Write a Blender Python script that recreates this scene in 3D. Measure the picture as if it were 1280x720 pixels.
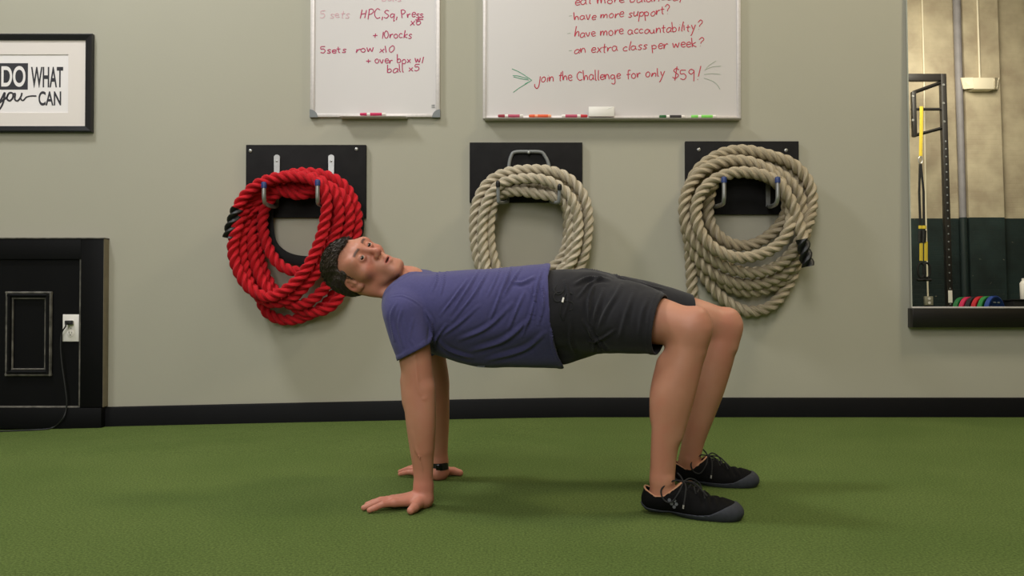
import bpy, bmesh, math, random
import numpy as np
from mathutils import Vector, Matrix

for _o in list(bpy.data.objects):
    bpy.data.objects.remove(_o)
SC = bpy.context.scene
COL = SC.collection
PI = math.pi

# ------------------------------------------------------------------ camera, light, exposure
FPX, CAM_H, CAM_Y = 1067.0, 0.556, -4.10
PITCH = math.atan(16 / FPX)
cam_d = bpy.data.cameras.new('camera')
cam_d.sensor_width = 36.0
cam_d.lens = 36.0 * FPX / 1280.0
cam_d.clip_start = 0.05
cam = bpy.data.objects.new('camera', cam_d)
cam.location = (0, CAM_Y, CAM_H)
cam.rotation_euler = (PI / 2 + PITCH, 0, 0)
COL.objects.link(cam)
SC.camera = cam
SC.view_settings.view_transform = 'Standard'
SC.view_settings.look = 'None'
SC.view_settings.exposure = -0.05
SC.view_settings.gamma = 1.0
SC.view_settings.use_curve_mapping = False

world = bpy.data.worlds.new('world')
SC.world = world
world.use_nodes = True
world.node_tree.nodes['Background'].inputs[0].default_value = (0.9, 0.95, 1.0, 1)
world.node_tree.nodes['Background'].inputs[1].default_value = 0.05


def area(name, loc, target, size, power, color=(1, 1, 1), shape=None):
    ld = bpy.data.lights.new(name, 'AREA')
    ld.energy = power
    ld.color = color
    if shape:
        ld.shape = 'RECTANGLE'
        ld.size, ld.size_y = shape
    else:
        ld.size = size
    o = bpy.data.objects.new(name, ld)
    o.location = loc
    o.rotation_euler = (Vector(target) - Vector(loc)).to_track_quat('-Z', 'Y').to_euler()
    COL.objects.link(o)
    return o


# rows of ceiling lamps: left and right of the man, above, and by the brick wall; two fills added behind the camera
area('ceiling_light_panel_west', (-2.7, -1.5, 4.4), (0.0, -1.2, 0.3), 0.6, 94, (0.97, 0.99, 1.0))
area('ceiling_light_panel_east', (2.9, -1.5, 4.4), (0.0, -1.2, 0.3), 0.6, 62, (1.0, 0.87, 0.62))
area('ceiling_light_panel_middle', (0.1, -1.4, 4.8), (0.0, -1.2, 0.3), 0.8, 10, (1.0, 0.95, 0.86))
area('front_fill_light', (-0.4, -5.0, 4.8), (0.0, -1.0, 0.6), 1.8, 104, (1.0, 0.98, 0.95))  # added soft fill from the camera side, not a known lamp
area('hall_fill_light', (-1.5, -9.0, 3.2), (0.0, 0.0, 0.9), 3.2, 210, (1.0, 0.99, 0.98))  # added far fill that evens out the back wall, no actual window
area('ceiling_light_panel_brick', (5.6, -6.6, 4.9), (6.2, -9.2, 1.6), 1.6, 185, (1.0, 0.92, 0.76))


# ------------------------------------------------------------------ helpers
def lin(c):
    out = []
    for v in c:
        v = v / 255.0
        out.append(v / 12.92 if v <= 0.04045 else ((v + 0.055) / 1.055) ** 2.4)
    return (out[0], out[1], out[2], 1.0)


def pix(px, py, Y):
    """world point on the plane y = Y seen at a pixel of the 1280x720 frame"""
    a = (360.0 - py) / FPX
    v = ((px - 640.0) / FPX, math.cos(PITCH) - a * math.sin(PITCH), math.sin(PITCH) + a * math.cos(PITCH))
    t = (Y - CAM_Y) / v[1]
    return np.array([v[0] * t, Y, CAM_H + v[2] * t])


def P(px, py, d):
    return pix(px, py, CAM_Y + d)


def G(px, d, z):
    dc = d * math.cos(PITCH) + (z - CAM_H) * math.sin(PITCH)
    return np.array([(px - 640.0) / FPX * dc, CAM_Y + d, z])


def mat(name, col, rough=0.6, metal=0.0, noise=None, bump=None, spec=0.5, col2=None, sheen=0.0, sss=0.0, coords='Object'):
    m = bpy.data.materials.new(name)
    m.use_nodes = True
    nt = m.node_tree
    b = nt.nodes['Principled BSDF']
    b.inputs['Roughness'].default_value = rough
    b.inputs['Metallic'].default_value = metal
    b.inputs['Specular IOR Level'].default_value = spec
    if sheen:
        b.inputs['Sheen Weight'].default_value = sheen
    if sss:
        b.inputs['Subsurface Weight'].default_value = sss
        b.inputs['Subsurface Radius'].default_value = (0.012, 0.005, 0.003)
        b.inputs['Subsurface Scale'].default_value = 1.0
    c1 = lin(col)
    tc = nt.nodes.new('ShaderNodeTexCoord')
    if noise:
        n = nt.nodes.new('ShaderNodeTexNoise')
        n.inputs['Scale'].default_value = noise[0]
        n.inputs['Detail'].default_value = 6
        nt.links.new(tc.outputs[coords], n.inputs['Vector'])
        r = nt.nodes.new('ShaderNodeValToRGB')
        r.color_ramp.elements[0].position = 0.3
        r.color_ramp.elements[1].position = 0.7
        c2 = lin(col2) if col2 else tuple([x * (1 - noise[1]) for x in c1[:3]] + [1])
        r.color_ramp.elements[0].color = c2
        r.color_ramp.elements[1].color = c1
        nt.links.new(n.outputs['Fac'], r.inputs['Fac'])
        nt.links.new(r.outputs['Color'], b.inputs['Base Color'])
    else:
        b.inputs['Base Color'].default_value = c1
    if bump:
        n2 = nt.nodes.new('ShaderNodeTexNoise')
        n2.inputs['Scale'].default_value = bump[0]
        n2.inputs['Detail'].default_value = 5
        nt.links.new(tc.outputs[coords], n2.inputs['Vector'])
        bp = nt.nodes.new('ShaderNodeBump')
        bp.inputs['Strength'].default_value = bump[1]
        bp.inputs['Distance'].default_value = bump[2] if len(bump) > 2 else 0.002
        nt.links.new(n2.outputs['Fac'], bp.inputs['Height'])
        nt.links.new(bp.outputs['Normal'], b.inputs['Normal'])
    return m


class MB:
    """collects shapes and links them as ONE mesh object"""

    def __init__(self):
        self.v, self.f, self.uv = [], [], []

    def add(self, vs, fs):
        n = len(self.v)
        self.v += [tuple(float(c) for c in p) for p in vs]
        self.f += [tuple(i + n for i in f) for f in fs]

    def box(self, x0, x1, y0, y1, z0, z1, bev=0.0):
        bm = bmesh.new()
        bmesh.ops.create_cube(bm, size=1)
        for v in bm.verts:
            v.co = Vector(((x0 + x1) / 2 + v.co.x * (x1 - x0), (y0 + y1) / 2 + v.co.y * (y1 - y0), (z0 + z1) / 2 + v.co.z * (z1 - z0)))
        if bev > 0:
            bmesh.ops.bevel(bm, geom=list(bm.edges), offset=bev, segments=2, affect='EDGES', profile=0.5)
        self.bm(bm)

    def bm(self, bm):
        bm.verts.index_update()
        self.add([v.co[:] for v in bm.verts], [[v.index for v in f.verts] for f in bm.faces])
        bm.free()

    def prism(self, pts, axis_pts):
        """closed polygon pts extruded by vector axis_pts"""
        n = len(pts)
        a = [tuple(p) for p in pts]
        b = [tuple(np.array(p) + np.array(axis_pts)) for p in pts]
        self.add(a + b, [tuple(range(n))[::-1], tuple(range(n, 2 * n))] + [(i, (i + 1) % n, n + (i + 1) % n, n + i) for i in range(n)])

    def tube(self, pts, r, seg=8, flat=None, caps=True):
        """sweep a circle (radius r or list) along pts; flat=(axis vector, factor) squashes it along an axis"""
        pts = np.array(pts, float)
        n = len(pts)
        rr = np.full(n, r, float) if np.isscalar(r) else np.array(r, float)
        T, N, B = frames(pts)
        a = np.linspace(0, 2 * PI, seg, endpoint=False)
        off = (np.cos(a)[None, :, None] * N[:, None, :] + np.sin(a)[None, :, None] * B[:, None, :]) * rr[:, None, None]
        if flat is not None:
            ax = np.array(flat[0], float)
            off = off - (off @ ax)[..., None] * ax * (1 - flat[1])
        vs = (pts[:, None, :] + off).reshape(-1, 3)
        fs = []
        for i in range(n - 1):
            for j in range(seg):
                k = (j + 1) % seg
                fs.append((i * seg + j, i * seg + k, (i + 1) * seg + k, (i + 1) * seg + j))
        if caps:
            fs.append(tuple(range(seg))[::-1])
            fs.append(tuple(range((n - 1) * seg, n * seg)))
        self.add(vs, fs)

    def lathe(self, c, axis, prof, seg=24):
        """prof: list of (distance along axis, radius)"""
        axis = np.array(axis, float)
        axis /= np.linalg.norm(axis)
        t = np.array([1, 0, 0]) if abs(axis[0]) < 0.9 else np.array([0, 1, 0])
        u = np.cross(axis, t)
        u /= np.linalg.norm(u)
        w = np.cross(axis, u)
        c = np.array(c, float)
        vs = []
        for s, r in prof:
            for j in range(seg):
                a = 2 * PI * j / seg
                vs.append(c + axis * s + (u * math.cos(a) + w * math.sin(a)) * r)
        fs = []
        n = len(prof)
        for i in range(n - 1):
            for j in range(seg):
                k = (j + 1) % seg
                fs.append((i * seg + j, i * seg + k, (i + 1) * seg + k, (i + 1) * seg + j))
        fs.append(tuple(range(seg))[::-1])
        fs.append(tuple(range((n - 1) * seg, n * seg)))
        self.add(vs, fs)

    def build(self, name, m=None, parent=None, smooth=True, origin=None):
        me = bpy.data.meshes.new(name)
        off = np.array(origin if origin is not None else (0, 0, 0), float)
        if parent is not None:
            off = np.array(root_loc(parent), float)
        me.from_pydata([tuple(np.array(p) - off) for p in self.v], [], self.f)
        bm = bmesh.new()
        bm.from_mesh(me)
        bmesh.ops.recalc_face_normals(bm, faces=list(bm.faces))
        bm.to_mesh(me)
        bm.free()
        return link(name, me, m, parent, smooth, off if parent is None else None)


def root_loc(o):
    l = Vector((0, 0, 0))
    while o is not None:
        l += o.location
        o = o.parent
    return l


def link(name, me, m, parent=None, smooth=True, loc=None):
    o = bpy.data.objects.new(name, me)
    COL.objects.link(o)
    if m is not None:
        for mm in (m if isinstance(m, (list, tuple)) else [m]):
            me.materials.append(mm)
    if smooth:
        me.polygons.foreach_set('use_smooth', [True] * len(me.polygons))
        if hasattr(me, 'set_sharp_from_angle'):
            me.set_sharp_from_angle(angle=math.radians(42))
    if parent is not None:
        o.parent = parent
    elif loc is not None:
        o.location = tuple(float(c) for c in loc)
    return o


def thing(name, label, cat, loc=(0, 0, 0), group=None):
    o = bpy.data.objects.new(name, None)
    o.empty_display_size = 0.1
    COL.objects.link(o)
    o.location = tuple(float(c) for c in loc)
    return tag(o, label, cat, group)


def tag(o, label, cat, group=None):
    o['label'] = label
    o['category'] = cat
    if group:
        o['group'] = group
    return o


def struct(o):
    o['kind'] = 'structure'
    return o


def frames(pts):
    n = len(pts)
    T = np.gradient(pts, axis=0)
    T /= np.linalg.norm(T, axis=1)[:, None] + 1e-12
    N = np.zeros_like(pts)
    t0 = T[0]
    ref = np.array([0, 0, 1.0]) if abs(t0[2]) < 0.9 else np.array([0, 1.0, 0])
    v = np.cross(t0, ref)
    v /= np.linalg.norm(v)
    N[0] = v
    for i in range(1, n):
        v = N[i - 1] - (N[i - 1] @ T[i]) * T[i]
        N[i] = v / (np.linalg.norm(v) + 1e-12)
    B = np.cross(T, N)
    return T, N, B


def spline(ctrl, step=0.01, closed=False):
    """Catmull-Rom through control points, resampled to even steps"""
    c = np.array(ctrl, float)
    if closed:
        c = np.vstack([c[-1], c, c[0], c[1]])
    else:
        c = np.vstack([2 * c[0] - c[1], c, 2 * c[-1] - c[-2]])
    out = []
    for i in range(1, len(c) - 2):
        p0, p1, p2, p3 = c[i - 1], c[i], c[i + 1], c[i + 2]
        t = np.linspace(0, 1, 12, endpoint=False)[:, None]
        out.append(0.5 * ((2 * p1) + (-p0 + p2) * t + (2 * p0 - 5 * p1 + 4 * p2 - p3) * t ** 2 + (-p0 + 3 * p1 - 3 * p2 + p3) * t ** 3))
    out.append(c[-2][None, :])
    q = np.vstack(out)
    return resample(q, step)


def resample(q, step):
    s = np.concatenate([[0], np.cumsum(np.linalg.norm(np.diff(q, axis=0), axis=1))])
    n = max(3, int(s[-1] / step) + 1)
    t = np.linspace(0, s[-1], n)
    return np.stack([np.interp(t, s, q[:, k]) for k in range(q.shape[1])], 1)


# ------------------------------------------------------------------ materials
M = {}
M['wall'] = mat('grey_wall_paint', (174, 170, 154), 0.8, bump=(90, 0.12, 0.002), noise=(1.1, 0.05))
M['black_paint'] = mat('black_paint', (10, 10, 12), 0.6, spec=.15, noise=(5, 0.3), bump=(14, 0.15, 0.002))
M['worn_edge'] = mat('worn_black_edge', (112, 108, 100), 0.45, noise=(30, 0.75), bump=(40, 0.2, 0.001))
M['board_black'] = mat('black_board', (34, 33, 34), 0.8, spec=.15, noise=(22, 0.25), bump=(40, 0.25, 0.001))
M['black_frame'] = mat('black_frame_lacquer', (30, 30, 34), 0.3)
M['mat_board'] = mat('white_mat_board', (226, 217, 211), 0.9)
M['print_paper'] = mat('print_paper', (236, 230, 229), 0.9)
M['print_ink'] = mat('charcoal_print_ink', (52, 50, 56), 0.8)
M['melamine'] = mat('whiteboard_melamine', (204, 198, 196), 0.35, noise=(1.5, 0.03))
M['alu'] = mat('brushed_aluminium', (214, 207, 204), 0.4, 0.2, noise=(80, 0.12))
M['white_plastic'] = mat('white_plastic', (235, 230, 224), 0.4)
M['grey_plastic'] = mat('grey_plastic', (118, 122, 124), 0.5)
M['ink_red'] = mat('red_marker_ink', (186, 40, 66), 0.7)
M['ink_red_faint'] = mat('faded_red_marker_ink', (214, 160, 172), 0.7)
M['ink_green'] = mat('green_marker_ink', (44, 146, 106), 0.7)
M['ink_green_faint'] = mat('faded_green_marker_ink', (158, 168, 150), 0.7)
M['ink_magenta'] = mat('magenta_marker_ink', (178, 44, 92), 0.7)
M['steel'] = mat('zinc_steel', (172, 172, 170), 0.38, 0.7, noise=(60, 0.2))
M['blue_cap'] = mat('blue_vinyl_cap', (30, 52, 110), 0.45)
M['black_rubber'] = mat('black_rubber', (20, 20, 21), 0.5, noise=(40, 0.3))
M['black_web'] = mat('black_webbing', (14, 14, 15), 0.85, bump=(300, 0.4, 0.001))
M['cord'] = mat('black_cord', (24, 25, 26), 0.5)
M['ledge'] = mat('black_ledge_paint', (17, 14, 12), 0.35, noise=(8, 0.3))


def rope_mat(name, col, dark, fuzz):
    m = bpy.data.materials.new(name)
    m.use_nodes = True
    nt = m.node_tree
    b = nt.nodes['Principled BSDF']
    b.inputs['Roughness'].default_value = 0.85
    b.inputs['Specular IOR Level'].default_value = 0.25
    b.inputs['Sheen Weight'].default_value = fuzz
    uv = nt.nodes.new('ShaderNodeUVMap')
    mp = nt.nodes.new('ShaderNodeMapping')
    mp.inputs['Scale'].default_value = (6, 60, 1)
    nt.links.new(uv.outputs['UV'], mp.inputs['Vector'])
    n = nt.nodes.new('ShaderNodeTexNoise')
    n.inputs['Scale'].default_value = 1.0
    n.inputs['Detail'].default_value = 5
    nt.links.new(mp.outputs['Vector'], n.inputs['Vector'])
    r = nt.nodes.new('ShaderNodeValToRGB')
    r.color_ramp.elements[0].position = 0.28
    r.color_ramp.elements[1].position = 0.72
    r.color_ramp.elements[0].color = lin(dark)
    r.color_ramp.elements[1].color = lin(col)
    nt.links.new(n.outputs['Fac'], r.inputs['Fac'])
    nt.links.new(r.outputs['Color'], b.inputs['Base Color'])
    bp = nt.nodes.new('ShaderNodeBump')
    bp.inputs['Strength'].default_value = 0.6
    bp.inputs['Distance'].default_value = 0.003
    nt.links.new(n.outputs['Fac'], bp.inputs['Height'])
    nt.links.new(bp.outputs['Normal'], b.inputs['Normal'])
    return m


M['rope_red'] = rope_mat('red_rope_fibre', (216, 28, 42), (160, 13, 24), 0.05)
M['rope_tan'] = rope_mat('pale_manila_fibre', (214, 202, 180), (156, 144, 122), 0.1)
M['rope_tan_two'] = rope_mat('tan_manila_fibre', (194, 180, 154), (140, 126, 102), 0.1)


def turf_mat():
    m = mat('green_turf', (120, 140, 76), 0.95, spec=0.08, noise=(170, 0.55), bump=(300, 1.0, 0.008))
    nt = m.node_tree
    b = nt.nodes['Principled BSDF']
    src = b.inputs['Base Color'].links[0].from_socket
    tc = nt.nodes.new('ShaderNodeTexCoord')
    n = nt.nodes.new('ShaderNodeTexNoise')
    n.inputs['Scale'].default_value = 2.2
    n.inputs['Detail'].default_value = 4
    nt.links.new(tc.outputs['Object'], n.inputs['Vector'])
    mx = nt.nodes.new('ShaderNodeMix')
    mx.data_type = 'RGBA'
    mx.blend_type = 'MULTIPLY'
    mx.inputs['Factor'].default_value = 0.35
    nt.links.new(src, mx.inputs['A'])
    r = nt.nodes.new('ShaderNodeValToRGB')
    r.color_ramp.elements[0].position = 0.35
    r.color_ramp.elements[1].position = 0.65
    r.color_ramp.elements[0].color = (0.62, 0.72, 0.6, 1)
    r.color_ramp.elements[1].color = (1, 1, 1, 1)
    nt.links.new(n.outputs['Fac'], r.inputs['Fac'])
    nt.links.new(r.outputs['Color'], mx.inputs['B'])
    nt.links.new(mx.outputs['Result'], b.inputs['Base Color'])
    return m


M['turf'] = turf_mat()


def brick_mat(z_split):
    """painted brick: dark green below z_split, cream above, with chips"""
    m = bpy.data.materials.new('painted_brick')
    m.use_nodes = True
    nt = m.node_tree
    b = nt.nodes['Principled BSDF']
    b.inputs['Roughness'].default_value = 0.6
    tc = nt.nodes.new('ShaderNodeTexCoord')
    sep = nt.nodes.new('ShaderNodeSeparateXYZ')
    nt.links.new(tc.outputs['Object'], sep.inputs[0])
    cmb = nt.nodes.new('ShaderNodeCombineXYZ')
    nt.links.new(sep.outputs['X'], cmb.inputs['X'])
    nt.links.new(sep.outputs['Z'], cmb.inputs['Y'])
    br = nt.nodes.new('ShaderNodeTexBrick')
    br.inputs['Scale'].default_value = 1.0
    br.inputs['Brick Width'].default_value = 0.22
    br.inputs['Row Height'].default_value = 0.075
    br.inputs['Mortar Size'].default_value = 0.006
    br.inputs['Mortar Smooth'].default_value = 0.6
    nt.links.new(cmb.outputs[0], br.inputs['Vector'])
    lt = nt.nodes.new('ShaderNodeMath')
    lt.operation = 'LESS_THAN'
    lt.inputs[1].default_value = z_split
    nt.links.new(sep.outputs['Z'], lt.inputs[0])
    n = nt.nodes.new('ShaderNodeTexNoise')
    n.inputs['Scale'].default_value = 2.5
    n.inputs['Detail'].default_value = 8
    nt.links.new(tc.outputs['Object'], n.inputs['Vector'])

    def ramp(c0, c1, p0=0.35, p1=0.65):
        r = nt.nodes.new('ShaderNodeValToRGB')
        r.color_ramp.elements[0].position = p0
        r.color_ramp.elements[1].position = p1
        r.color_ramp.elements[0].color = lin(c0)
        r.color_ramp.elements[1].color = lin(c1)
        return r
    r1 = ramp((166, 152, 130), (196, 184, 158))
    r2 = ramp((20, 32, 32), (34, 50, 50))
    nt.links.new(n.outputs['Fac'], r1.inputs['Fac'])
    nt.links.new(n.outputs['Fac'], r2.inputs['Fac'])
    chip = nt.nodes.new('ShaderNodeTexNoise')
    chip.inputs['Scale'].default_value = 9
    chip.inputs['Detail'].default_value = 3
    nt.links.new(tc.outputs['Object'], chip.inputs['Vector'])
    cr = ramp((0, 0, 0), (255, 255, 255), 0.72, 0.75)
    nt.links.new(chip.outputs['Fac'], cr.inputs['Fac'])
    mx0 = nt.nodes.new('ShaderNodeMix')
    mx0.data_type = 'RGBA'
    nt.links.new(cr.outputs['Color'], mx0.inputs['Factor'])
    nt.links.new(r2.outputs['Color'], mx0.inputs['A'])
    mx0.inputs['B'].default_value = lin((120, 116, 104))
    mx = nt.nodes.new('ShaderNodeMix')
    mx.data_type = 'RGBA'
    nt.links.new(lt.outputs[0], mx.inputs['Factor'])
    nt.links.new(r1.outputs['Color'], mx.inputs['A'])
    nt.links.new(mx0.outputs['Result'], mx.inputs['B'])
    nt.links.new(mx.outputs['Result'], b.inputs['Base Color'])
    bp = nt.nodes.new('ShaderNodeBump')
    bp.inputs['Strength'].default_value = 0.28
    bp.inputs['Distance'].default_value = 0.010
    inv = nt.nodes.new('ShaderNodeMath')
    inv.operation = 'SUBTRACT'
    inv.inputs[0].default_value = 1.0
    nt.links.new(br.outputs['Fac'], inv.inputs[1])
    nt.links.new(inv.outputs[0], bp.inputs['Height'])
    nt.links.new(bp.outputs['Normal'], b.inputs['Normal'])
    return m


# ------------------------------------------------------------------ room shell
XL, XR, YB, ZC = -5.0, 10.5, -9.3, 5.9


def sag(x, y):
    """the old floor dips a little towards the left along the back wall"""
    s = min(max((0.30 - x) / 2.3, 0), 1.6)
    fall = min(max((y + 1.1) / 0.9, 0), 1)
    fall = fall * fall * (3 - 2 * fall)
    return -0.046 * s ** 1.15 * fall


def floor():
    xs = list(np.linspace(XL, 3, 81)) + list(np.linspace(3.3, XR, 12))
    ys = list(np.linspace(YB, -1.4, 12)) + list(np.linspace(-1.2, 0.0, 13))
    mb = MB()
    vs = [(x, y, sag(x, y)) for x in xs for y in ys]
    ny = len(ys)
    fs = [(i * ny + j, (i + 1) * ny + j, (i + 1) * ny + j + 1, i * ny + j + 1) for i in range(len(xs) - 1) for j in range(ny - 1)]
    mb.add(vs, fs)
    return struct(mb.build('floor', M['turf']))


floor()
mb = MB()
mb.box(XL, XR, 0.0, 0.15, -0.15, ZC)
struct(mb.build('wall_back', M['wall'], smooth=False))
Z_SPLIT = 1.72
M['brick'] = brick_mat(Z_SPLIT)
mb = MB()
mb.box(XL, XR, YB - 0.2, YB, -0.15, ZC)
struct(mb.build('wall_front', M['brick'], smooth=False))
mb = MB()
mb.box(XL - 0.15, XL, YB - 0.2, 0.15, -0.15, ZC)
struct(mb.build('wall_left', M['wall'], smooth=False))
mb = MB()
mb.box(XR, XR + 0.15, YB - 0.2, 0.15, -0.15, ZC)
struct(mb.build('wall_right', M['brick'], smooth=False))
mb = MB()
mb.box(XL - 0.15, XR + 0.15, YB - 0.2, 0.15, ZC, ZC + 0.1)
struct(mb.build('ceiling', mat('white_ceiling', (205, 200, 190), 0.9), smooth=False))

# baseboard follows the dip
mb = MB()
bx = [XL] + list(np.linspace(-1.98, 2.6, 60)) + [XR]
prof = [(-0.0, -0.02), (-0.018, -0.02), (-0.018, 0.083), (-0.012, 0.0915), (0.0, 0.0925)]
vs = []
for x in bx:
    s = sag(x, 0.0)
    vs += [(x, p[0], max(p[1], -0.1) + s) for p in prof]
n = len(prof)
fs = [(i * n + j, i * n + (j + 1) % n, (i + 1) * n + (j + 1) % n, (i + 1) * n + j) for i in range(len(bx) - 1) for j in range(n)]
fs += [tuple(range(n)), tuple(range((len(bx) - 1) * n, len(bx) * n))]
mb.add(vs, fs)
struct(mb.build('baseboard_back', M['black_paint']))


# ------------------------------------------------------------------ lettering
GL = {}


def g(ch, adv, *strokes):
    GL[ch] = (adv, strokes)


# handwriting strokes: baseline 0, x-height 1, ascender 2
g('a', .95, [(.75, .85), (.4, 1), (.1, .6), (.15, .1), (.45, 0), (.75, .5), (.78, .95), (.76, .3), (.88, 0)])
g('b', .9, [(.15, 2), (.15, .05)], [(.15, .6), (.45, .95), (.75, .6), (.6, .1), (.15, .05)])
g('c', .8, [(.7, .85), (.4, 1), (.1, .55), (.3, .05), (.72, .15)])
g('d', .95, [(.75, .85), (.4, .95), (.1, .5), (.35, 0), (.75, .4), (.8, 2), (.78, 0)])
g('e', .8, [(.1, .5), (.7, .6), (.55, 1), (.2, .9), (.1, .4), (.35, 0), (.75, .15)])
g('f', .75, [(.75, 1.85), (.5, 2), (.35, 1.6), (.3, -.2)], [(.08, .95), (.65, 1.0)])
g('g', .95, [(.75, .85), (.4, 1), (.1, .6), (.3, .1), (.7, .4), (.78, .95), (.75, -.6), (.45, -1), (.15, -.75)])
g('h', .95, [(.15, 2), (.15, 0), (.35, .75), (.62, .95), (.75, .6), (.78, 0)])
g('i', .45, [(.2, 1), (.2, 0)], [(.2, 1.45), (.22, 1.5)])
g('j', .6, [(.45, 1.0), (.45, -.7), (.2, -1.25), (-.2, -.9), (-.3, -.4)])
g('k', .85, [(.15, 2), (.15, 0)], [(.7, 1), (.18, .5), (.75, 0)])
g('l', .42, [(.2, 2), (.18, .2), (.35, 0)])
g('m', 1.35, [(.1, 1), (.1, 0), (.25, .75), (.45, .95), (.58, .6), (.58, 0), (.72, .75), (.95, .95), (1.1, .6), (1.12, 0)])
g('n', .95, [(.12, 1), (.12, 0), (.3, .75), (.58, .95), (.74, .6), (.78, 0)])
g('o', .9, [(.45, 1), (.12, .65), (.2, .1), (.55, 0), (.78, .5), (.6, .95), (.4, .98)])
g('p', .9, [(.12, 1), (.12, -1)], [(.12, .7), (.45, 1), (.75, .6), (.55, .1), (.12, .2)])
g('q', .9, [(.7, .85), (.35, 1), (.1, .55), (.35, 0), (.7, .5), (.74, 1), (.72, -.9), (.85, -.7)])
g('r', .75, [(.12, 1), (.14, 0), (.25, .65), (.5, .98), (.68, .88)])
g('s', .75, [(.65, .9), (.35, 1), (.15, .75), (.4, .5), (.62, .25), (.4, 0), (.1, .1)])
g('t', .7, [(.35, 1.7), (.32, .2), (.5, 0)], [(.05, 1.05), (.65, 1.1)])
g('u', .95, [(.12, 1), (.15, .3), (.4, 0), (.7, .35), (.75, 1), (.76, .2), (.88, 0)])
g('v', .85, [(.1, 1), (.38, 0), (.72, 1)])
g('w', 1.2, [(.1, 1), (.28, 0), (.55, .8), (.78, 0), (1.05, 1)])
g('x', .85, [(.12, 1), (.72, 0)], [(.7, 1), (.1, 0)])
g('y', .9, [(.12, 1), (.4, .2)], [(.75, 1), (.3, -.8), (.12, -1)])
g('C', 1.1, [(1.0, 1.7), (.6, 1.95), (.2, 1.3), (.2, .5), (.55, 0), (1.0, .2)])
g('H', 1.15, [(.15, 2), (.18, -.1)], [(.85, 1.9), (.85, 0)], [(.18, .95), (.85, 1.1)])
g('P', 1.1, [(.2, 2), (.22, 0)], [(.1, 1.85), (.6, 2), (.92, 1.55), (.6, 1.05), (.22, .95)])
g('S', .95, [(.8, 1.7), (.45, 1.9), (.15, 1.45), (.5, 1.05), (.8, .6), (.5, .05), (.1, .25)])
g('0', .95, [(.45, 1.7), (.12, 1.1), (.2, .25), (.5, 0), (.8, .6), (.72, 1.4), (.42, 1.7)])
g('1', .5, [(.25, 1.75), (.25, 0)])
g('5', .95, [(.85, 1.6), (.25, 1.55), (.2, .95), (.6, 1.0), (.8, .5), (.5, 0), (.1, .15)])
g('6', .95, [(.7, 1.7), (.3, 1.3), (.12, .6), (.3, 0), (.65, .1), (.75, .55), (.5, .85), (.15, .6)])
g('9', .95, [(.75, 1.5), (.4, 1.75), (.12, 1.3), (.4, .9), (.75, 1.35), (.76, 1.5), (.74, .6), (.72, -.3)])
g('$', 1.0, [(.8, 1.45), (.45, 1.7), (.18, 1.3), (.5, .95), (.82, .55), (.5, .05), (.12, .25)], [(.52, 2.0), (.45, -.3)])
g('+', 1.0, [(.5, 1.2), (.5, .2)], [(.1, .7), (.9, .72)])
g('/', .6, [(.5, 1.4), (.1, -.2)])
g(',', .5, [(.25, .4), (.2, -.4)])
g('?', .9, [(.1, 1.6), (.45, 2.1), (.8, 1.6), (.5, 1.0), (.45, .65)], [(.44, .1), (.46, .05)])
g('!', .5, [(.25, 2.6), (.22, .6)], [(.2, .1), (.22, .0)])
g('-', .8, [(.1, .5), (.7, .55)])
g(' ', .6)


def script_line(mb, text, p0, p1, xh, Y, r=0.0024, seed=1):
    """one handwritten line; p0, p1 = pixel ends of the baseline, xh = x-height in pixels"""
    rnd = random.Random(seed)
    tot = sum(GL[c][0] for c in text)
    x = 0.0
    L = np.array(p1, float) - np.array(p0, float)
    for c in text:
        adv, strokes = GL[c]
        jy = rnd.uniform(-.16, .16)
        sl = rnd.uniform(-.10, .16)
        sc = rnd.uniform(.86, 1.16)
        for st in strokes:
            pts = []
            for (sx, sy) in st:
                q = np.array(p0) + L * ((x + sx + sl * sy) / tot) + np.array([0, -(sy * sc + jy) * xh])
                pts.append(pix(q[0], q[1], Y))
            stroke(mb, pts, r)
        x += adv


def stroke(mb, pts, r):
    pts = np.array(pts, float)
    if len(pts) > 2:
        pts = spline(pts, 0.004)
    elif np.linalg.norm(pts[0] - pts[1]) < 1e-4:
        return
    mb.tube(pts, r, 6, flat=((0, 1, 0), 0.25))


def px_stroke(mb, pp, Y, r):
    stroke(mb, [pix(a, b, Y) for a, b in pp], r)


def font_text(name, body, m, parent, box, Y, depth=0.0006):
    """solid printed lettering squeezed into a pixel box (x0, y0, x1, y1) on plane Y"""
    cu = bpy.data.curves.new(name, 'FONT')
    cu.body = body
    cu.offset = 0.022
    o = bpy.data.objects.new(name, cu)
    COL.objects.link(o)
    bpy.context.view_layer.update()
    me = bpy.data.meshes.new_from_object(o)
    bpy.data.objects.remove(o)
    co = np.array([v.co[:] for v in me.vertices])
    lo, hi = co.min(0), co.max(0)
    a = pix(box[0], box[3], Y)
    b = pix(box[2], box[1], Y)
    mb = MB()
    u = (co - lo) / np.maximum(hi - lo, 1e-9)
    vs = np.stack([a[0] + u[:, 0] * (b[0] - a[0]), np.full(len(u), Y), a[2] + u[:, 1] * (b[2] - a[2])], 1)
    mb.add(vs, [tuple(p.vertices) for p in me.polygons])
    bpy.data.meshes.remove(me)
    return mb.build(name, m, parent, smooth=False)


# ------------------------------------------------------------------ things on the wall
def rect(x0, y0, x1, y1, Y):
    a = pix(x0, y1, Y)
    b = pix(x1, y0, Y)
    return a[0], b[0], a[2], b[2]


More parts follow.
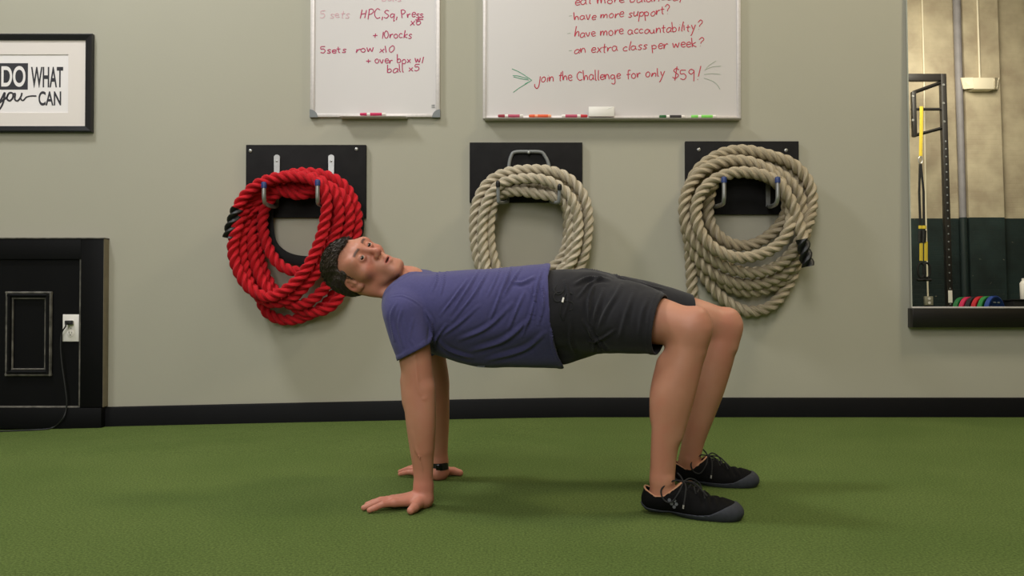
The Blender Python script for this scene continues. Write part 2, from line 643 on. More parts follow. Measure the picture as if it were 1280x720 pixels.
def picture():
    Yf = -0.022
    x0, x1, z0, z1 = rect(-138, 42, 115.5, 165, Yf)
    t = thing('framed_print', 'black framed motivational print in a white mat, high on the left of the wall', 'picture', ((x0 + x1) / 2, 0, z0))
    w = 9.0 / 261
    f = MB()
    # mitred frame with a sloped face
    outer = [(x0, z0), (x1, z0), (x1, z1), (x0, z1)]
    inner = [(x0 + w, z0 + w * .85), (x1 - w, z0 + w * .85), (x1 - w, z1 - w * .85), (x0 + w, z1 - w * .85)]
    vs = [(x, 0, z) for x, z in outer] + [(x, Yf, z) for x, z in outer] + [(x + (0.006 if i in (0, 3) else -0.006), Yf - 0.004, z + (0.006 if i in (0, 1) else -0.006)) for i, (x, z) in enumerate(outer)]
    vs += [(x, Yf + 0.004, z) for x, z in inner] + [(x, -0.008, z) for x, z in inner]
    fs = []
    for k in range(4):
        for i in range(4):
            j = (i + 1) % 4
            fs.append((k * 4 + i, k * 4 + j, k * 4 + 4 + j, k * 4 + 4 + i))
    f.add(vs, fs)
    f.build('frame', M['black_frame'], t, smooth=False)
    # mat board with a window cut in it
    mo = [(x0 + .01, z0 + .01), (x1 - .01, z0 + .01), (x1 - .01, z1 - .01), (x0 + .01, z1 - .01)]
    wx0, wx1, wz0, wz1 = rect(-108, 68, 85.5, 141, -0.012)
    wi = [(wx0, wz0), (wx1, wz0), (wx1, wz1), (wx0, wz1)]
    mb = MB()
    vs = [(x, -0.012, z) for x, z in mo] + [(x, -0.012, z) for x, z in wi] + [(x, -0.008, z) for x, z in wi]
    mb.add(vs, [(i, (i + 1) % 4, 4 + (i + 1) % 4, 4 + i) for i in range(4)] + [(4 + i, 4 + (i + 1) % 4, 8 + (i + 1) % 4, 8 + i) for i in range(4)])
    mb.build('mat_board', M['mat_board'], t, smooth=False)
    mb = MB()
    mb.box(x0 + .005, x1 - .005, -0.0085, -0.001, z0 + .005, z1 - .005)
    pr = mb.build('print_sheet', M['print_paper'], t, smooth=False)
    bx0, bx1, bz0, bz1 = rect(-30, 79, 35, 112, -0.0088)
    mb = MB()
    mb.box(bx0, bx1, -0.0091, -0.0085, bz0, bz1)
    mb.build('lettering_block', M['print_ink'], pr, smooth=False)
    font_text('lettering', 'DO', M['print_paper'], pr, (1.5, 82.5, 32, 108.5), -0.0095)
    font_text('lettering', 'WHAT', M['print_ink'], pr, (38.5, 83.5, 79, 109.5), -0.0092)
    font_text('lettering', 'CAN', M['print_ink'], pr, (48, 114, 76.5, 132), -0.0092)
    mb = MB()
    Y = -0.0093
    r = 0.0045
    px_stroke(mb, [(-6, 117), (-5, 124), (0, 126), (5, 117), (6, 116), (4, 128), (-1, 137), (-6, 139), (-8, 135), (0, 128), (8, 122), (10, 118)], Y, r)
    px_stroke(mb, [(10, 118), (8.5, 123), (12, 126), (16, 122), (16, 117), (12, 116), (9.5, 119)], Y, r)
    px_stroke(mb, [(16, 118), (19, 117), (18.5, 124), (22, 126), (26, 121), (27.5, 116)], Y, r)
    px_stroke(mb, [(27.5, 116), (25.8, 123), (29, 125.5), (33, 121.5), (39, 120), (45.5, 120)], Y, r * .8)
    mb.build('script_lettering', M['print_ink'], pr)


picture()


def whiteboard(name, label, L, T, R, B, frame_px, tray_px, corner):
    """L, T, R, B pixel outline (T above the picture)"""
    Y = -0.018
    x0, x1, z0, z1 = rect(L, T, R, B, Y)
    t = thing(name, label, 'whiteboard', ((x0 + x1) / 2, 0, z0))
    s = 1 / 261.0
    fw = frame_px * s
    mb = MB()
    mb.box(x0 + fw * .5, x1 - fw * .5, -0.012, -0.001, z0 + fw * .5, z1 - fw * .5)
    panel = mb.build('writing_surface', M['melamine'], t, smooth=False)
    for (a, b, c, d) in ((x0, x0 + fw, z0, z1), (x1 - fw, x1, z0, z1), (x0 + fw, x1 - fw, z0, z0 + fw * .8), (x0 + fw, x1 - fw, z1 - fw, z1)):
        mb = MB()
        mb.box(a, b, Y, 0, c, d, 0.0018)
        mb.build('frame_rail', M['alu'], t)
    if corner:
        for sx in (0, 1):
            for sz in (0, 1):
                rr = corner * s
                cx, cz = (x0, x1)[sx] + (-.0015, .0015)[sx], (z0, z1)[sz] + (-.0015, .0015)[sz]
                dx, dz = (1, -1)[sx], (1, -1)[sz]
                pts = [(cx, Y - .003, cz)] + [(cx + dx * rr * math.cos(a), Y - .003, cz + dz * rr * math.sin(a)) for a in np.linspace(0, PI / 2, 9)]
                mb = MB()
                mb.prism(pts, (0, .0205, 0))
                mb.build('corner_cap', M['grey_plastic'], t, smooth=False)
    if tray_px:
        a, b, zt, dep = tray_px
        xa = pix(a, 0, Y)[0]
        xb = pix(b, 0, Y)[0]
        zz = pix(0, zt, Y)[2]
        mb = MB()
        prof = [(-.0005, 0), (-dep, 0), (-dep - .003, .004), (-dep - .001, .0045), (-dep + .004, .003), (-.0005, .003)]
        pts = [(xa, y + Y * 0.0, zz - .004 + z) for y, z in prof]
        mb.prism(pts, (xb - xa, 0, 0))
        mb.build('marker_tray', M['alu'], t, smooth=False)
    return t, panel


def written(*a, **k):
    m_ = MB()
    script_line(m_, *a, **k)
    return m_.build('written_line', INK, PARENT)


t, wb = whiteboard('whiteboard', 'small portrait whiteboard with a magenta workout list, left of the larger board', 387.5, -66, 550, 146.3, 5.2, (427, 509, 147, .05), 10)
YW = -0.0128
PARENT, INK = wb, M['ink_magenta']
written('HPC,', (449, 23.5), (480, 23.2), 6.0, YW, seed=2)
written('Sq,', (479, 22.5), (498, 22), 5.5, YW, seed=3)
written('Press', (501, 22), (530, 21.5), 5.2, YW, seed=4)
mb = MB()
px_stroke(mb, [(519, 24.8), (529, 24.2)], YW, .0024)
mb.build('underline', INK, wb)
written('x6', (512, 32), (527, 31.5), 5.0, YW, seed=5)
written('+ 10rocks', (465, 48.5), (515, 47.5), 5.0, YW, seed=6)
written('5sets', (400, 66), (433, 65.5), 4.8, YW, seed=7)
written('row x10', (444, 65.5), (493, 65), 5.0, YW, seed=8)
written('+ over box w/', (457, 79.5), (531, 78.5), 5.0, YW, seed=9)
written('ball x5', (483, 91), (525, 88.5), 4.8, YW, seed=10)
PARENT, INK = wb, M['ink_red_faint']
written('5 sets', (399, 22.5), (437, 22), 5.0, YW, .0015, seed=11)
written('+ bells', (464, 1.5), (502, 1), 5.0, YW, .0017, seed=12)
mb = MB()
for k in range(3):
    mb.tube([pix(539.5, 131.5 + k * 1.6, YW), pix(543.5, 131.0 + k * 1.7, YW)], .0012, 5)
mb.build('small_mark', M['grey_plastic'], wb)

t, wb2 = whiteboard('whiteboard', 'large landscape whiteboard with red handwriting about joining the challenge', 603.5, -92, 925.5, 148.2, 4.4, (606, 924, 149.2, .05), 0)
PARENT, INK = wb2, M['ink_red']
R_ = .0023
written('eat more balanced, m', (718, 6), (871, -1), 5.6, YW, R_, 21)
written('have more support?', (717, 26), (838, 17.5), 5.6, YW, R_, 22)
written('have more accountability?', (717, 46.5), (877, 37.5), 5.7, YW, R_, 23)
written('an extra class per week?', (717, 67.5), (879, 57.5), 5.6, YW, R_, 24)
written('join the Challenge', (671, 102), (776, 98.5), 6.0, YW, R_, 25)
written('for only', (783, 98.5), (831, 95.5), 5.6, YW, R_, 26)
written('$59!', (839, 98.5), (875, 99), 6.6, YW, R_, 27)
mb = MB()
for st in ([(640, 86), (650, 90.5), (660, 97), (665, 100.5)], [(641, 94.5), (648, 95), (660, 98.5)], [(642, 96), (652, 98.5), (661, 100)], [(641.5, 115.5), (649, 110), (662, 102)], [(656, 105), (664, 100.7)]):
    px_stroke(mb, st, YW, .0016)
mb.build('arrow_drawing', M['ink_green'], wb2)
mb = MB()
for st in ([(881, 88), (886, 82), (895, 76)], [(881.5, 87), (891, 83.5), (901, 82.5)], [(880, 93), (890.5, 92), (900.5, 93)], [(880, 97.5), (891, 101.5), (897, 106.5), (900, 111.5)]):
    mb = MB()
    px_stroke(mb, st, YW, .0013)
    mb.build('drawn_ray', M['ink_green_faint'], wb2)
for yy, xx in ((20, 711), (42, 709), (63.5, 711)):
    mb = MB()
    px_stroke(mb, [(xx, yy), (xx + 4, yy - .6)], YW, .0012)
    mb.build('dash', M['ink_green_faint'], wb2)


def marker(label, xa, xb, py, body, cap, band, cap_left=True, Y=-.034, tray_py=None, group='dry-erase markers on the trays'):
    a = pix(xa, py, Y)
    b = pix(xb, py, Y)
    L = b[0] - a[0]
    sgn = 1 if cap_left else -1
    s0 = a if cap_left else b
    t = thing('dry_erase_marker', label, 'marker', (s0[0], Y, a[2]), group)
    mb = MB()
    c = (s0[0], Y, a[2])
    r = .0068
    mb.lathe(c, (sgn, 0, 0), [(L * .26, r * .9), (L * .3, r), (L * .97, r), (L, r * .7)], 14)
    mb.build('barrel', body, t)
    mb = MB()
    mb.lathe(c, (sgn, 0, 0), [(0, r * .65), (.003, r * .95), (L * .22, r * 1.05), (L * .27, r * 1.02)], 14)
    mb.build('cap', cap, t)
    mb = MB()
    mb.lathe(c, (sgn, 0, 0), [(L * .4, r * 1.03), (L * .86, r * 1.03)], 14)
    mb.build('label_band', band, t)
    return t


mk = {k: mat('marker_' + k, c, 0.45) for k, c in dict(dark_red=(150, 24, 46), red=(198, 40, 52), orange=(232, 92, 44), orange_pale=(246, 170, 130), green_dark=(28, 92, 40), green_light=(130, 214, 96), magenta=(196, 22, 84), black=(52, 48, 50), rose=(186, 70, 100)).items()}
zt = 144.6
marker('magenta and white marker on the tray of the small whiteboard', 450, 482, 142.8, M['white_plastic'], mk['magenta'], mk['magenta'], Y=-.036)
marker('marker with a dark red cap, farthest left on the large board tray', 622.5, 654, zt + .3, M['white_plastic'], mk['dark_red'], mk['rose'])
marker('orange marker on the large board tray', 661, 689, zt + .3, mk['orange_pale'], mk['orange'], mk['orange'])
marker('red marker with its cap touching the white eraser', 702, 734.5, zt + .4, M['white_plastic'], mk['red'], mk['rose'], cap_left=False)
marker('marker with dark green cap and black label on the tray', 824, 856, zt + 1.0, M['white_plastic'], mk['green_dark'], mk['black'])
marker('light green marker, farthest right on the large board tray', 864, 895, zt + 1.0, M['white_plastic'], mk['green_light'], mk['green_light'])

# eraser
a = pix(735.7, 145.6, -.04)
b = pix(767.8, 133.5, -.04)
t = thing('whiteboard_eraser', 'white whiteboard eraser standing on the tray of the large board', 'eraser', ((a[0] + b[0]) / 2, -.03, a[2]))
mb = MB()
mb.box(a[0], b[0], -.045, -.030, a[2], b[2], .003)
mb.build('grip', M['white_plastic'], t)
mb = MB()
mb.box(a[0] + .001, b[0] - .001, -.031, -.0215, a[2] + .001, b[2] - .001, .001)
mb.build('felt_pad', mat('grey_felt', (150, 144, 138), 0.95), t)
mb = MB()
mb.tube([pix(758.5, 136.2, -.0456), pix(765, 133.9, -.0456)], .0022, 6, flat=((0, 1, 0), .25))
mb.build('painted_glint', mat('glint_white', (252, 250, 246), 0.2), t)  # glint on the eraser, put in as a flat white sliver


def wood_panel():
    Y = -.053
    x0, x1, z0, z1 = rect(-120, 297.5, 129.3, 531, Y)
    zb = sag(-1.99, 0) - .003
    t = thing('wood_panel', 'black painted wood panel with raised mouldings, standing against the wall at the left edge', 'panel', ((x0 + x1) / 2, 0, zb))
    zbase = pix(0, 509, Y)[2]
    mb = MB()
    mb.box(x0, x1 - .002, Y + .012, 0, zbase, z1 - .004)
    mb.build('backing_board', M['black_paint'], t, smooth=False)
    # frame members: right stile, top rail
    xs = pix(103.5, 0, Y)[0]
    zr = pix(0, 324, Y)[2]
    mb = MB()
    mb.box(xs, x1, Y, -.0005, zbase, z1 - .003, .002)
    mb.build('stile', M['black_paint'], t)
    mb = MB()
    mb.box(x0, xs, Y, Y + .0125, zr, z1 - .003, .002)
    mb.build('rail', M['black_paint'], t)
    mb = MB()
    mb.box(x0, x1 + .004, Y - .003, -.0005, z1 - .0035, z1 + .002, .001)
    mb.build('cap_strip', M['worn_edge'], t)
    mb = MB()
    mb.box(x1, x1 + .002, Y + .003, -.0005, zbase, z1 - .004)
    mb.build('side_board', mat('bare_brown_side', (128, 118, 98), 0.7, noise=(20, .2)), t, smooth=False)
    # inner moulding, worn to bare wood along the edge
    mb = MB()
    zt_ = zr
    mb.tube([(xs - .003, Y + .008, zt_), (xs - .003, Y + .006, zbase)], .0062, 6)
    mb.build('inner_moulding', M['worn_edge'], t)
    mb = MB()
    mb.tube([(x0, Y + .006, zbase - .001), (xs, Y + .006, zbase - .001)], .0075, 6)
    mb.build('base_moulding', M['worn_edge'], t)
    mb = MB()
    mb.box(x0, x1 - .003, Y - .004, -.0005, zb, zbase - .003, .002)
    mb.build('base_board', M['black_paint'], t)
    # raised rectangle
    fx0, fx1, fz0, fz1 = rect(7, 366, 62.5, 468.5, Y - .004)
    for (kk, ins, yy, r, m_) in ((0, .0, Y + .004, .0075, M['worn_edge']), (1, .012, Y + .002, .010, M['black_paint']), (2, .026, Y + .006, .0045, M['worn_edge'])):
        c = [(fx0 + ins, yy, fz0 + ins), (fx1 - ins, yy, fz0 + ins), (fx1 - ins, yy, fz1 - ins), (fx0 + ins, yy, fz1 - ins)]
        mb = MB()
        for i in range(4):
            p, q = np.array(c[i]), np.array(c[(i + 1) % 4])
            d = (q - p) / np.linalg.norm(q - p)
            mb.tube([p - d * r * .8, q + d * r * .8], r, 6)
        mb.build('raised_moulding', m_, t)
    # wall outlet is its own thing, mounted on this panel
    Yb = Y + .012
    ax0, ax1, az0, az1 = rect(78, 393, 98.6, 427, Yb - .006)
    o = thing('wall_outlet', 'white duplex wall outlet on the black panel', 'outlet', ((ax0 + ax1) / 2, Yb, az0))
    mb = MB()
    mb.box(ax0, ax1, Yb - .006, Yb, az0, az1, .0025)
    mb.build('cover_plate', M['white_plastic'], o)
    cx = (ax0 + ax1) / 2
    for k, cz in enumerate((az0 + (az1 - az0) * .30, az0 + (az1 - az0) * .70)):
        mb = MB()
        mb.lathe((cx, Yb - .0055, cz), (0, -1, 0), [(0, .0168), (.0018, .0168), (.0024, .0158)], 20)
        rc = mb.build('receptacle', M['white_plastic'], o)
        mb = MB()
        mb.box(cx - .0075, cx - .0055, Yb - .0083, Yb - .0075, cz, cz + .009)
        mb.box(cx + .0055, cx + .0075, Yb - .0083, Yb - .0075, cz, cz + .007)
        mb.lathe((cx, Yb - .0076, cz - .0075), (0, -1, 0), [(0, .0027), (.0007, .0027)], 8)
        mb.build('slots', M['cord'], rc, smooth=False)
    mb = MB()
    mb.lathe((cx, Yb - .0058, (az0 + az1) / 2), (0, -1, 0), [(0, .0032), (.001, .0028), (.0014, .001)], 10)
    mb.build('screw', M['steel'], o)
    # plug and cord
    cz = az0 + (az1 - az0) * .70
    c = thing('power_cord', 'black power cord plugged into the outlet and trailing onto the turf', 'cord', (cx, Yb - .02, cz))
    mb = MB()
    mb.box(cx - .016, cx + .016, Yb - .034, Yb - .0085, cz - .010, cz + .010, .004)
    mb.build('plug', M['black_rubber'], c)
    Yc = Y - .014
    pts = [(cx - .012, Yb - .03, cz), pix(82, 408, Yb - .036), pix(77.3, 416, Yc), pix(75.8, 432, Yc), pix(77.5, 455, Yc), pix(81, 480, Yc), pix(83.4, 500, Yc), pix(82.5, 513, Yc), pix(78, 524, Y - .025)]
    f0 = sag(-2.0, 0)
    for q, dd in ((70, -.06), (60, -.082), (45, -.10), (20, -.112), (0, -.118), (-60, -.12), (-130, -.115)):
        xx = (q - 640) / FPX * (4.1 + dd)
        pts.append((xx, dd, sag(xx, dd) + (.004 if q < 65 else .012)))
    mb = MB()
    mb.tube(spline(pts, .008), .0034, 8)
    mb.build('cable', M['cord'], c)


wood_panel()


# ------------------------------------------------------------------ rope racks and coiled ropes
def rope_rack(label, L, T, R, B, bolts, tips, plates, u_bracket=False):
    Y = -.02
    x0, x1, z0, z1 = rect(L, T, R, B, Y)
    t = thing('rope_rack', label, 'rope rack', ((x0 + x1) / 2, 0, z0), 'black rope racks on the wall')
    mb = MB()
    mb.box(x0, x1, Y, 0, z0, z1, .0015)
    mb.build('board', M['board_black'], t)
    for q in bolts:
        mb = MB()
        mb.lathe(pix(q[0], q[1], Y), (0, -1, 0), [(0, .0085), (.0015, .0085), (.003, .006), (.004, .002)], 12)
        mb.build('bolt', M['steel'], t)
    YT = -.205
    zb = pix(0, 252, YT)[2]
    if u_bracket:
        a, b = tips
        la, lb = pix(a[0], a[1], YT), pix(b[0], b[1], YT)
        pa = [la, (la[0] + .002, YT + .01, zb + .012), (la[0] + .006, YT + .03, zb), pix(634, 252, -.05), pix(634.5, 246, -.031), pix(636, 209, -.029), pix(639.5, 194, -.029), pix(644.5, 190, -.029), pix(660, 189.5, -.029),
              pix(675, 190, -.029), pix(680.5, 194, -.029), pix(686.5, 209, -.029), pix(688.5, 246, -.031), pix(689, 252, -.05), (lb[0] - .006, YT + .03, zb), (lb[0] - .002, YT + .01, zb + .012), lb]
        mb = MB()
        mb.tube(spline(pa, .006), .0085, 10)
        h = mb.build('bracket', mat('grey_bracket_paint', (124, 126, 126), .45), t)
        mb = MB()
        mb.lathe(pix(661, 190.5, -.0375), (0, -1, 0), [(0, .008), (.003, .007), (.005, .003)], 10)
        mb.build('bolt', M['steel'], t)
        for l in (la, lb):
            mb = MB()
            mb.lathe((l[0], l[1], l[2] - .016), (0, -.25, 1), [(0, .0105), (.018, .0105), (.025, .008), (.028, .003)], 14)
            mb.build('end_cap', M['black_rubber'], h)
        return t
    for (tx, ty), (ptx, pty) in zip(tips, plates):
        l = pix(tx, ty, YT)
        q = pix(ptx, pty, -.025)
        w = .0125
        zl = zb - .004
        mb = MB()
        # flat mounting plate with a rounded top
        prof = [(q[0] - w * .8, Y - .005, zl)] + [(q[0] + w * 1.15 * math.cos(aa), Y - .005, q[2] - w * .9 + w * 1.0 * math.sin(aa)) for aa in np.linspace(PI, 0, 9)] + [(q[0] + w * .8, Y - .005, zl)]
        mb.prism(prof, (0, .0045, 0))
        mb.tube(spline([(q[0], Y - .004, zl + .004), (q[0] * .75 + l[0] * .25, Y - .05, zl - .004), (l[0], YT + .03, zl - .004), (l[0], YT + .006, zl + .012), (l[0], YT, zl + .035), (l[0], YT, l[2] - .012)], .006), .0100, 10)
        h = mb.build('hook', M['steel'], t)
        mb = MB()
        mb.lathe((l[0], l[1], l[2] - .026), (0, 0, 1), [(0, .0125), (.022, .0125), (.027, .010), (.029, .004)], 16)
        mb.build('tip_cap', M['blue_cap'], h)
        mb = MB()
        mb.lathe((q[0], Y - .005, q[2] - .030), (0, -1, 0), [(0, .0055), (.002, .005), (.0032, .002)], 10)
        mb.build('screw', M['steel'], h)
    return t


rope_rack('black rope rack board under the small whiteboard, holding the red rope', 307, 181, 457.5, 272, [(313, 188.5), (445.5, 186.5)], [(330, 228), (397, 225)], [(346, 193.5), (414, 193.5)])
rope_rack('black rope rack board with a grey bracket, in the middle behind the man', 587, 178, 728, 253, [], [(622.5, 229), (699.5, 233)], None, True)
rope_rack('black rope rack board beside the mirror, holding the thick loosely coiled rope', 857, 176.5, 998.5, 268, [(873.5, 187), (982.5, 188)], [(905, 221.5), (972, 221.5)], [(890, 193.5), (960, 193.5)])


def rope_mesh(name, pts, R, pitch, m, parent, seg=18):
    pts = resample(np.array(pts), .0065)
    n = len(pts)
    s = np.concatenate([[0], np.cumsum(np.linalg.norm(np.diff(pts, axis=0), axis=1))])
    T, N, B = frames(pts)
    a = np.linspace(0, 2 * PI, seg, endpoint=False)
    q = ((a + PI / 3) % (2 * PI / 3)) - PI / 3
    d, rs = .50 * R, .50 * R
    rad = d * np.cos(q) + np.sqrt(np.maximum(rs * rs - d * d * np.sin(q) ** 2, 0))
    ang = a[None, :] + (2 * PI * s / pitch)[:, None]
    vs = pts[:, None, :] + rad[None, :, None] * (np.cos(ang)[..., None] * N[:, None, :] + np.sin(ang)[..., None] * B[:, None, :])
    vs = vs.reshape(-1, 3)
    off = np.array(root_loc(parent))
    i = np.arange(n - 1)[:, None] * seg
    j = np.arange(seg)[None, :]
    k = (j + 1) % seg
    quads = np.stack([i + j, i + k, i + seg + k, i + seg + j], -1).reshape(-1, 4)
    fs = [tuple(x) for x in quads.tolist()] + [tuple(range(seg))[::-1], tuple(range((n - 1) * seg, n * seg))]
    me = bpy.data.meshes.new(name)
    me.from_pydata((vs - off).tolist(), [], fs)
    uv = me.uv_layers.new(name='UVMap')
    li = np.zeros(len(me.loops), np.int32)
    me.loops.foreach_get('vertex_index', li)
    uvs = np.stack([s[li // seg], (li % seg) / seg], 1).astype(np.float32)
    uv.data.foreach_set('uv', uvs.ravel())
    bm = bmesh.new()
    bm.from_mesh(me)
    bmesh.ops.recalc_face_normals(bm, faces=list(bm.faces))
    bm.to_mesh(me)
    bm.free()
    return link(name, me, m, parent)


def battle_rope(label, loops, R, pitch, m, end_at, cap_len=.15):
    ctrl = []
    for dist, lp in loops:
        ctrl += [pix(q[0], q[1], -(q[2] if len(q) > 2 else dist)) for q in lp]
    pts = spline(ctrl, .006)
    c = pts.mean(0)
    t = thing('battle_rope', label, 'rope', (c[0], c[1], pts[:, 2].min()), 'coiled ropes on the wall racks')
    rope_mesh('rope', pts, R, pitch, m, t)
    if not end_at:
        return t
    e = pts if end_at == 'head' else pts[::-1]
    e = e[:max(4, int(cap_len / .006))]
    mb_ = rope_mesh('end_sleeve', e, R * 1.07, pitch if end_at == 'head' else pitch, M['black_rubber'], t)
    return t


# each coil is one continuous rope: its turns are listed front to back as (distance from the wall, outline)
red_loops = [
    (.178, [(286, 298), (289, 284), (297, 260), (307, 244), (325, 229), (352, 221), (381, 222), (400, 231), (408, 250), (406, 276), (397, 308), (380, 340), (359, 361), (335, 371), (312, 360), (297, 337), (291, 311), (296, 285)]),
    (.135, [(308, 256), (322, 238), (342, 226), (368, 219), (397, 224), (417, 241), (424, 267), (418, 296), (405, 326), (386, 352), (364, 372), (338, 378), (315, 360), (304, 328), (302, 296)]),
    (.112, [(311, 264), (322, 244), (337, 235), (358, 240), (378, 243), (402, 232), (428, 244), (437, 270), (432, 299), (424, 331), (408, 358), (382, 379), (356, 377), (332, 358), (318, 328), (314, 296)]),
    (.078, [(317, 268), (327, 246), (345, 228), (368, 217), (402, 218), (430, 232), (445, 261), (445, 293), (437, 331), (428, 363), (413, 383), (391, 390), (367, 383), (344, 364), (328, 334), (321, 299)]),
    (.050, [(322, 270), (334, 246), (358, 230), (392, 228), (424, 243), (440, 284), (430, 340), (412, 375), (383, 395), (357, 400), (337, 393), (327, 378), (318, 350), (307, 320), (305, 290)]),
    (.100, [(317, 262), (330, 243), (360, 234), (392, 236), (414, 254), (414, 290), (402, 320), (385, 336), (369, 339), (350, 331), (336, 311), (328, 280), (334, 254), (350, 240)]),
    (.050, [(380, 240), (410, 246), (428, 270), (430, 310)]),
]
battle_rope("thick red rope coiled over two hooks behind the man's head", red_loops, .0278, .124, M['rope_red'], 'head')

mid_loops = [
    (.065, [(632, 352), (616, 336), (607, 310), (607, 270), (616, 250), (632, 242), (655, 236), (684, 238), (706, 254), (710, 290), (704, 318), (690, 334), (664, 348)]),
    (.055, [(634, 346), (612, 326), (600, 292), (602, 255), (618, 232), (645, 222), (690, 222), (716, 240), (727, 275), (726, 310), (718, 338), (690, 358), (640, 362)]),
    (.110, [(606, 342), (595, 312), (593, 272), (599, 246), (613, 226), (636, 215), (665, 212), (690, 214), (712, 224), (729, 244), (735, 268), (734, 296), (726, 330), (700, 356), (650, 366)]),
    (.150, [(614, 348), (605, 318), (603, 280), (610, 249), (628, 229), (657, 223), (684, 226), (705, 238), (718, 256), (723, 286), (717, 320), (700, 346), (660, 356)]),
    (.125, [(628, 345), (616, 320), (612, 286), (616, 258), (627, 241), (650, 239), (674, 243), (692, 246), (708, 256), (714, 290), (711, 322), (700, 340)]),
]
battle_rope("pale cream rope coiled on the grey bracket above the man's waist", mid_loops, .0262, .128, M['rope_tan'], None)

tan_loops = [
    (.178, [(1010, 333, .195), (1005, 310, .195), (1001, 288, .19), (993, 262), (982, 241), (967, 225), (945, 217), (918, 216), (893, 225), (876, 242), (870, 265), (875, 289), (892, 310), (920, 322), (951, 318), (975, 304), (988, 282)]),
    (.128, [(988, 258, .14), (978, 232), (958, 212), (934, 202), (906, 202), (879, 213), (861, 234), (855, 261), (861, 289), (878, 313), (906, 333), (937, 341), (969, 334), (992, 313), (1008, 285)]),
    (.090, [(1015, 256), (1011, 229), (992, 206), (964, 195), (930, 188), (900, 193), (873, 212), (860, 240), (856, 272), (864, 308), (880, 332), (908, 350), (938, 356), (968, 349), (990, 330), (1005, 300)]),
    (.085, [(1003, 262), (996, 238), (976, 218), (950, 208), (915, 211), (893, 228), (885, 262), (892, 287), (910, 303), (934, 307), (958, 297), (978, 276), (984, 256)]),
    (.060, [(978, 236), (955, 220), (920, 214), (888, 218), (868, 240), (862, 275), (868, 312), (887, 338), (912, 359), (941, 365), (971, 355), (990, 335), (1002, 305)]),
    (.046, [(1008, 262), (1000, 225), (974, 200), (935, 191), (890, 200), (864, 235), (860, 290), (871, 328), (886, 354), (907, 376), (934, 389), (961, 384), (980, 364), (994, 335), (1004, 290)]),
    (.046, [(1002, 245), (980, 212), (940, 198), (898, 206), (872, 232), (861, 270), (862, 306), (864, 340), (866, 374)]),
]
battle_rope('thick tan rope in loose loops beside the mirror, its black end hanging at the right', tan_loops, .0292, .130, M['rope_tan_two'], 'head', .135)

# black strap behind the red rope
sp = [pix(a, b, -.045) for a, b in ((398, 240), (370, 236), (345, 240), (336, 258), (336, 285), (341, 306), (356, 320), (378, 326), (405, 325), (432, 314), (446, 296), (449, 278), (444, 258), (425, 243), (398, 240))]
mb = MB()
mb.tube(spline(sp, .01), .025, 10, flat=((0, 1, 0), .3))
o = mb.build('strap', M['black_web'], None, origin=sp[6])
tag(o, 'wide black strap loop hanging behind the red rope', 'strap')


# ------------------------------------------------------------------ leaning wall mirror and what stands across the hall
MY0, MTOP = -.050, 2.45
MZ0 = pix(1200, 384.3, MY0)[2]
MAL = math.atan((.050 - .010) / (MTOP - MZ0))
MN = np.array([0, -math.cos(MAL), math.sin(MAL)])
ME = np.array([0, math.sin(MAL), math.cos(MAL)])


def R(px, py, Yw):
    """point on the plane y = Yw across the hall, seen in the mirror at a pixel"""
    o = np.array([0, CAM_Y, CAM_H])
    v = pix(px, py, 0.0) - o
    p0 = np.array([0, MY0, MZ0])
    t = ((p0 - o) @ MN) / (v @ MN)
    q = o + v * t
    w = v - 2 * (v @ MN) * MN
    return q + w * ((Yw - q[1]) / w[1])


def mirror():
    x0, x1 = pix(1140.5, 384, MY0)[0], pix(1420, 384, MY0)[0]
    t = thing('wall_mirror', 'tall frameless wall mirror on a black ledge at the right, reflecting a brick wall', 'mirror', ((x0 + x1) / 2, 0, MZ0 - .1))
    H = (MTOP - MZ0) / math.cos(MAL)
    p = [np.array([x, MY0, MZ0]) + ME * h for x, h in ((x0, 0), (x1, 0), (x1, H), (x0, H))]
    gm = bpy.data.materials.new('mirror_silvering')
    gm.use_nodes = True
    b = gm.node_tree.nodes['Principled BSDF']
    b.inputs['Base Color'].default_value = (.93, .94, .92, 1)
    b.inputs['Metallic'].default_value = 1
    b.inputs['Roughness'].default_value = 0.0
    mb = MB()
    mb.prism(p, tuple(-MN * .006))
    mb.build('mirror_glass', gm, t, smooth=False)
    mb = MB()
    mb.box(x0 - .002, x1, MY0 - .004, MY0 + .012, MZ0 - .004, MZ0 + .004, .001)
    mb.build('bottom_channel', M['alu'], t)
    mb = MB()
    zb = pix(0, 409.5, MY0)[2]
    mb.box(x0, x1, MY0 - .003, -.0005, zb, MZ0 - .004, .002)
    mb.build('ledge', M['ledge'], t)
    mb = MB()
    e = pix(1134, 0, -.01)[0]
    mb.prism([p[0] + np.array([-.004, 0, 0]), p[0] + np.array([0.0, 0, 0]), p[3] + np.array([0.0, 0, 0]), p[3] + np.array([-.004, 0, 0])], tuple(-MN * .007))
    mb.build('polished_edge', mat('pale_glass_edge', (176, 178, 166), .3), t, smooth=False)


mirror()
YW_ = YB


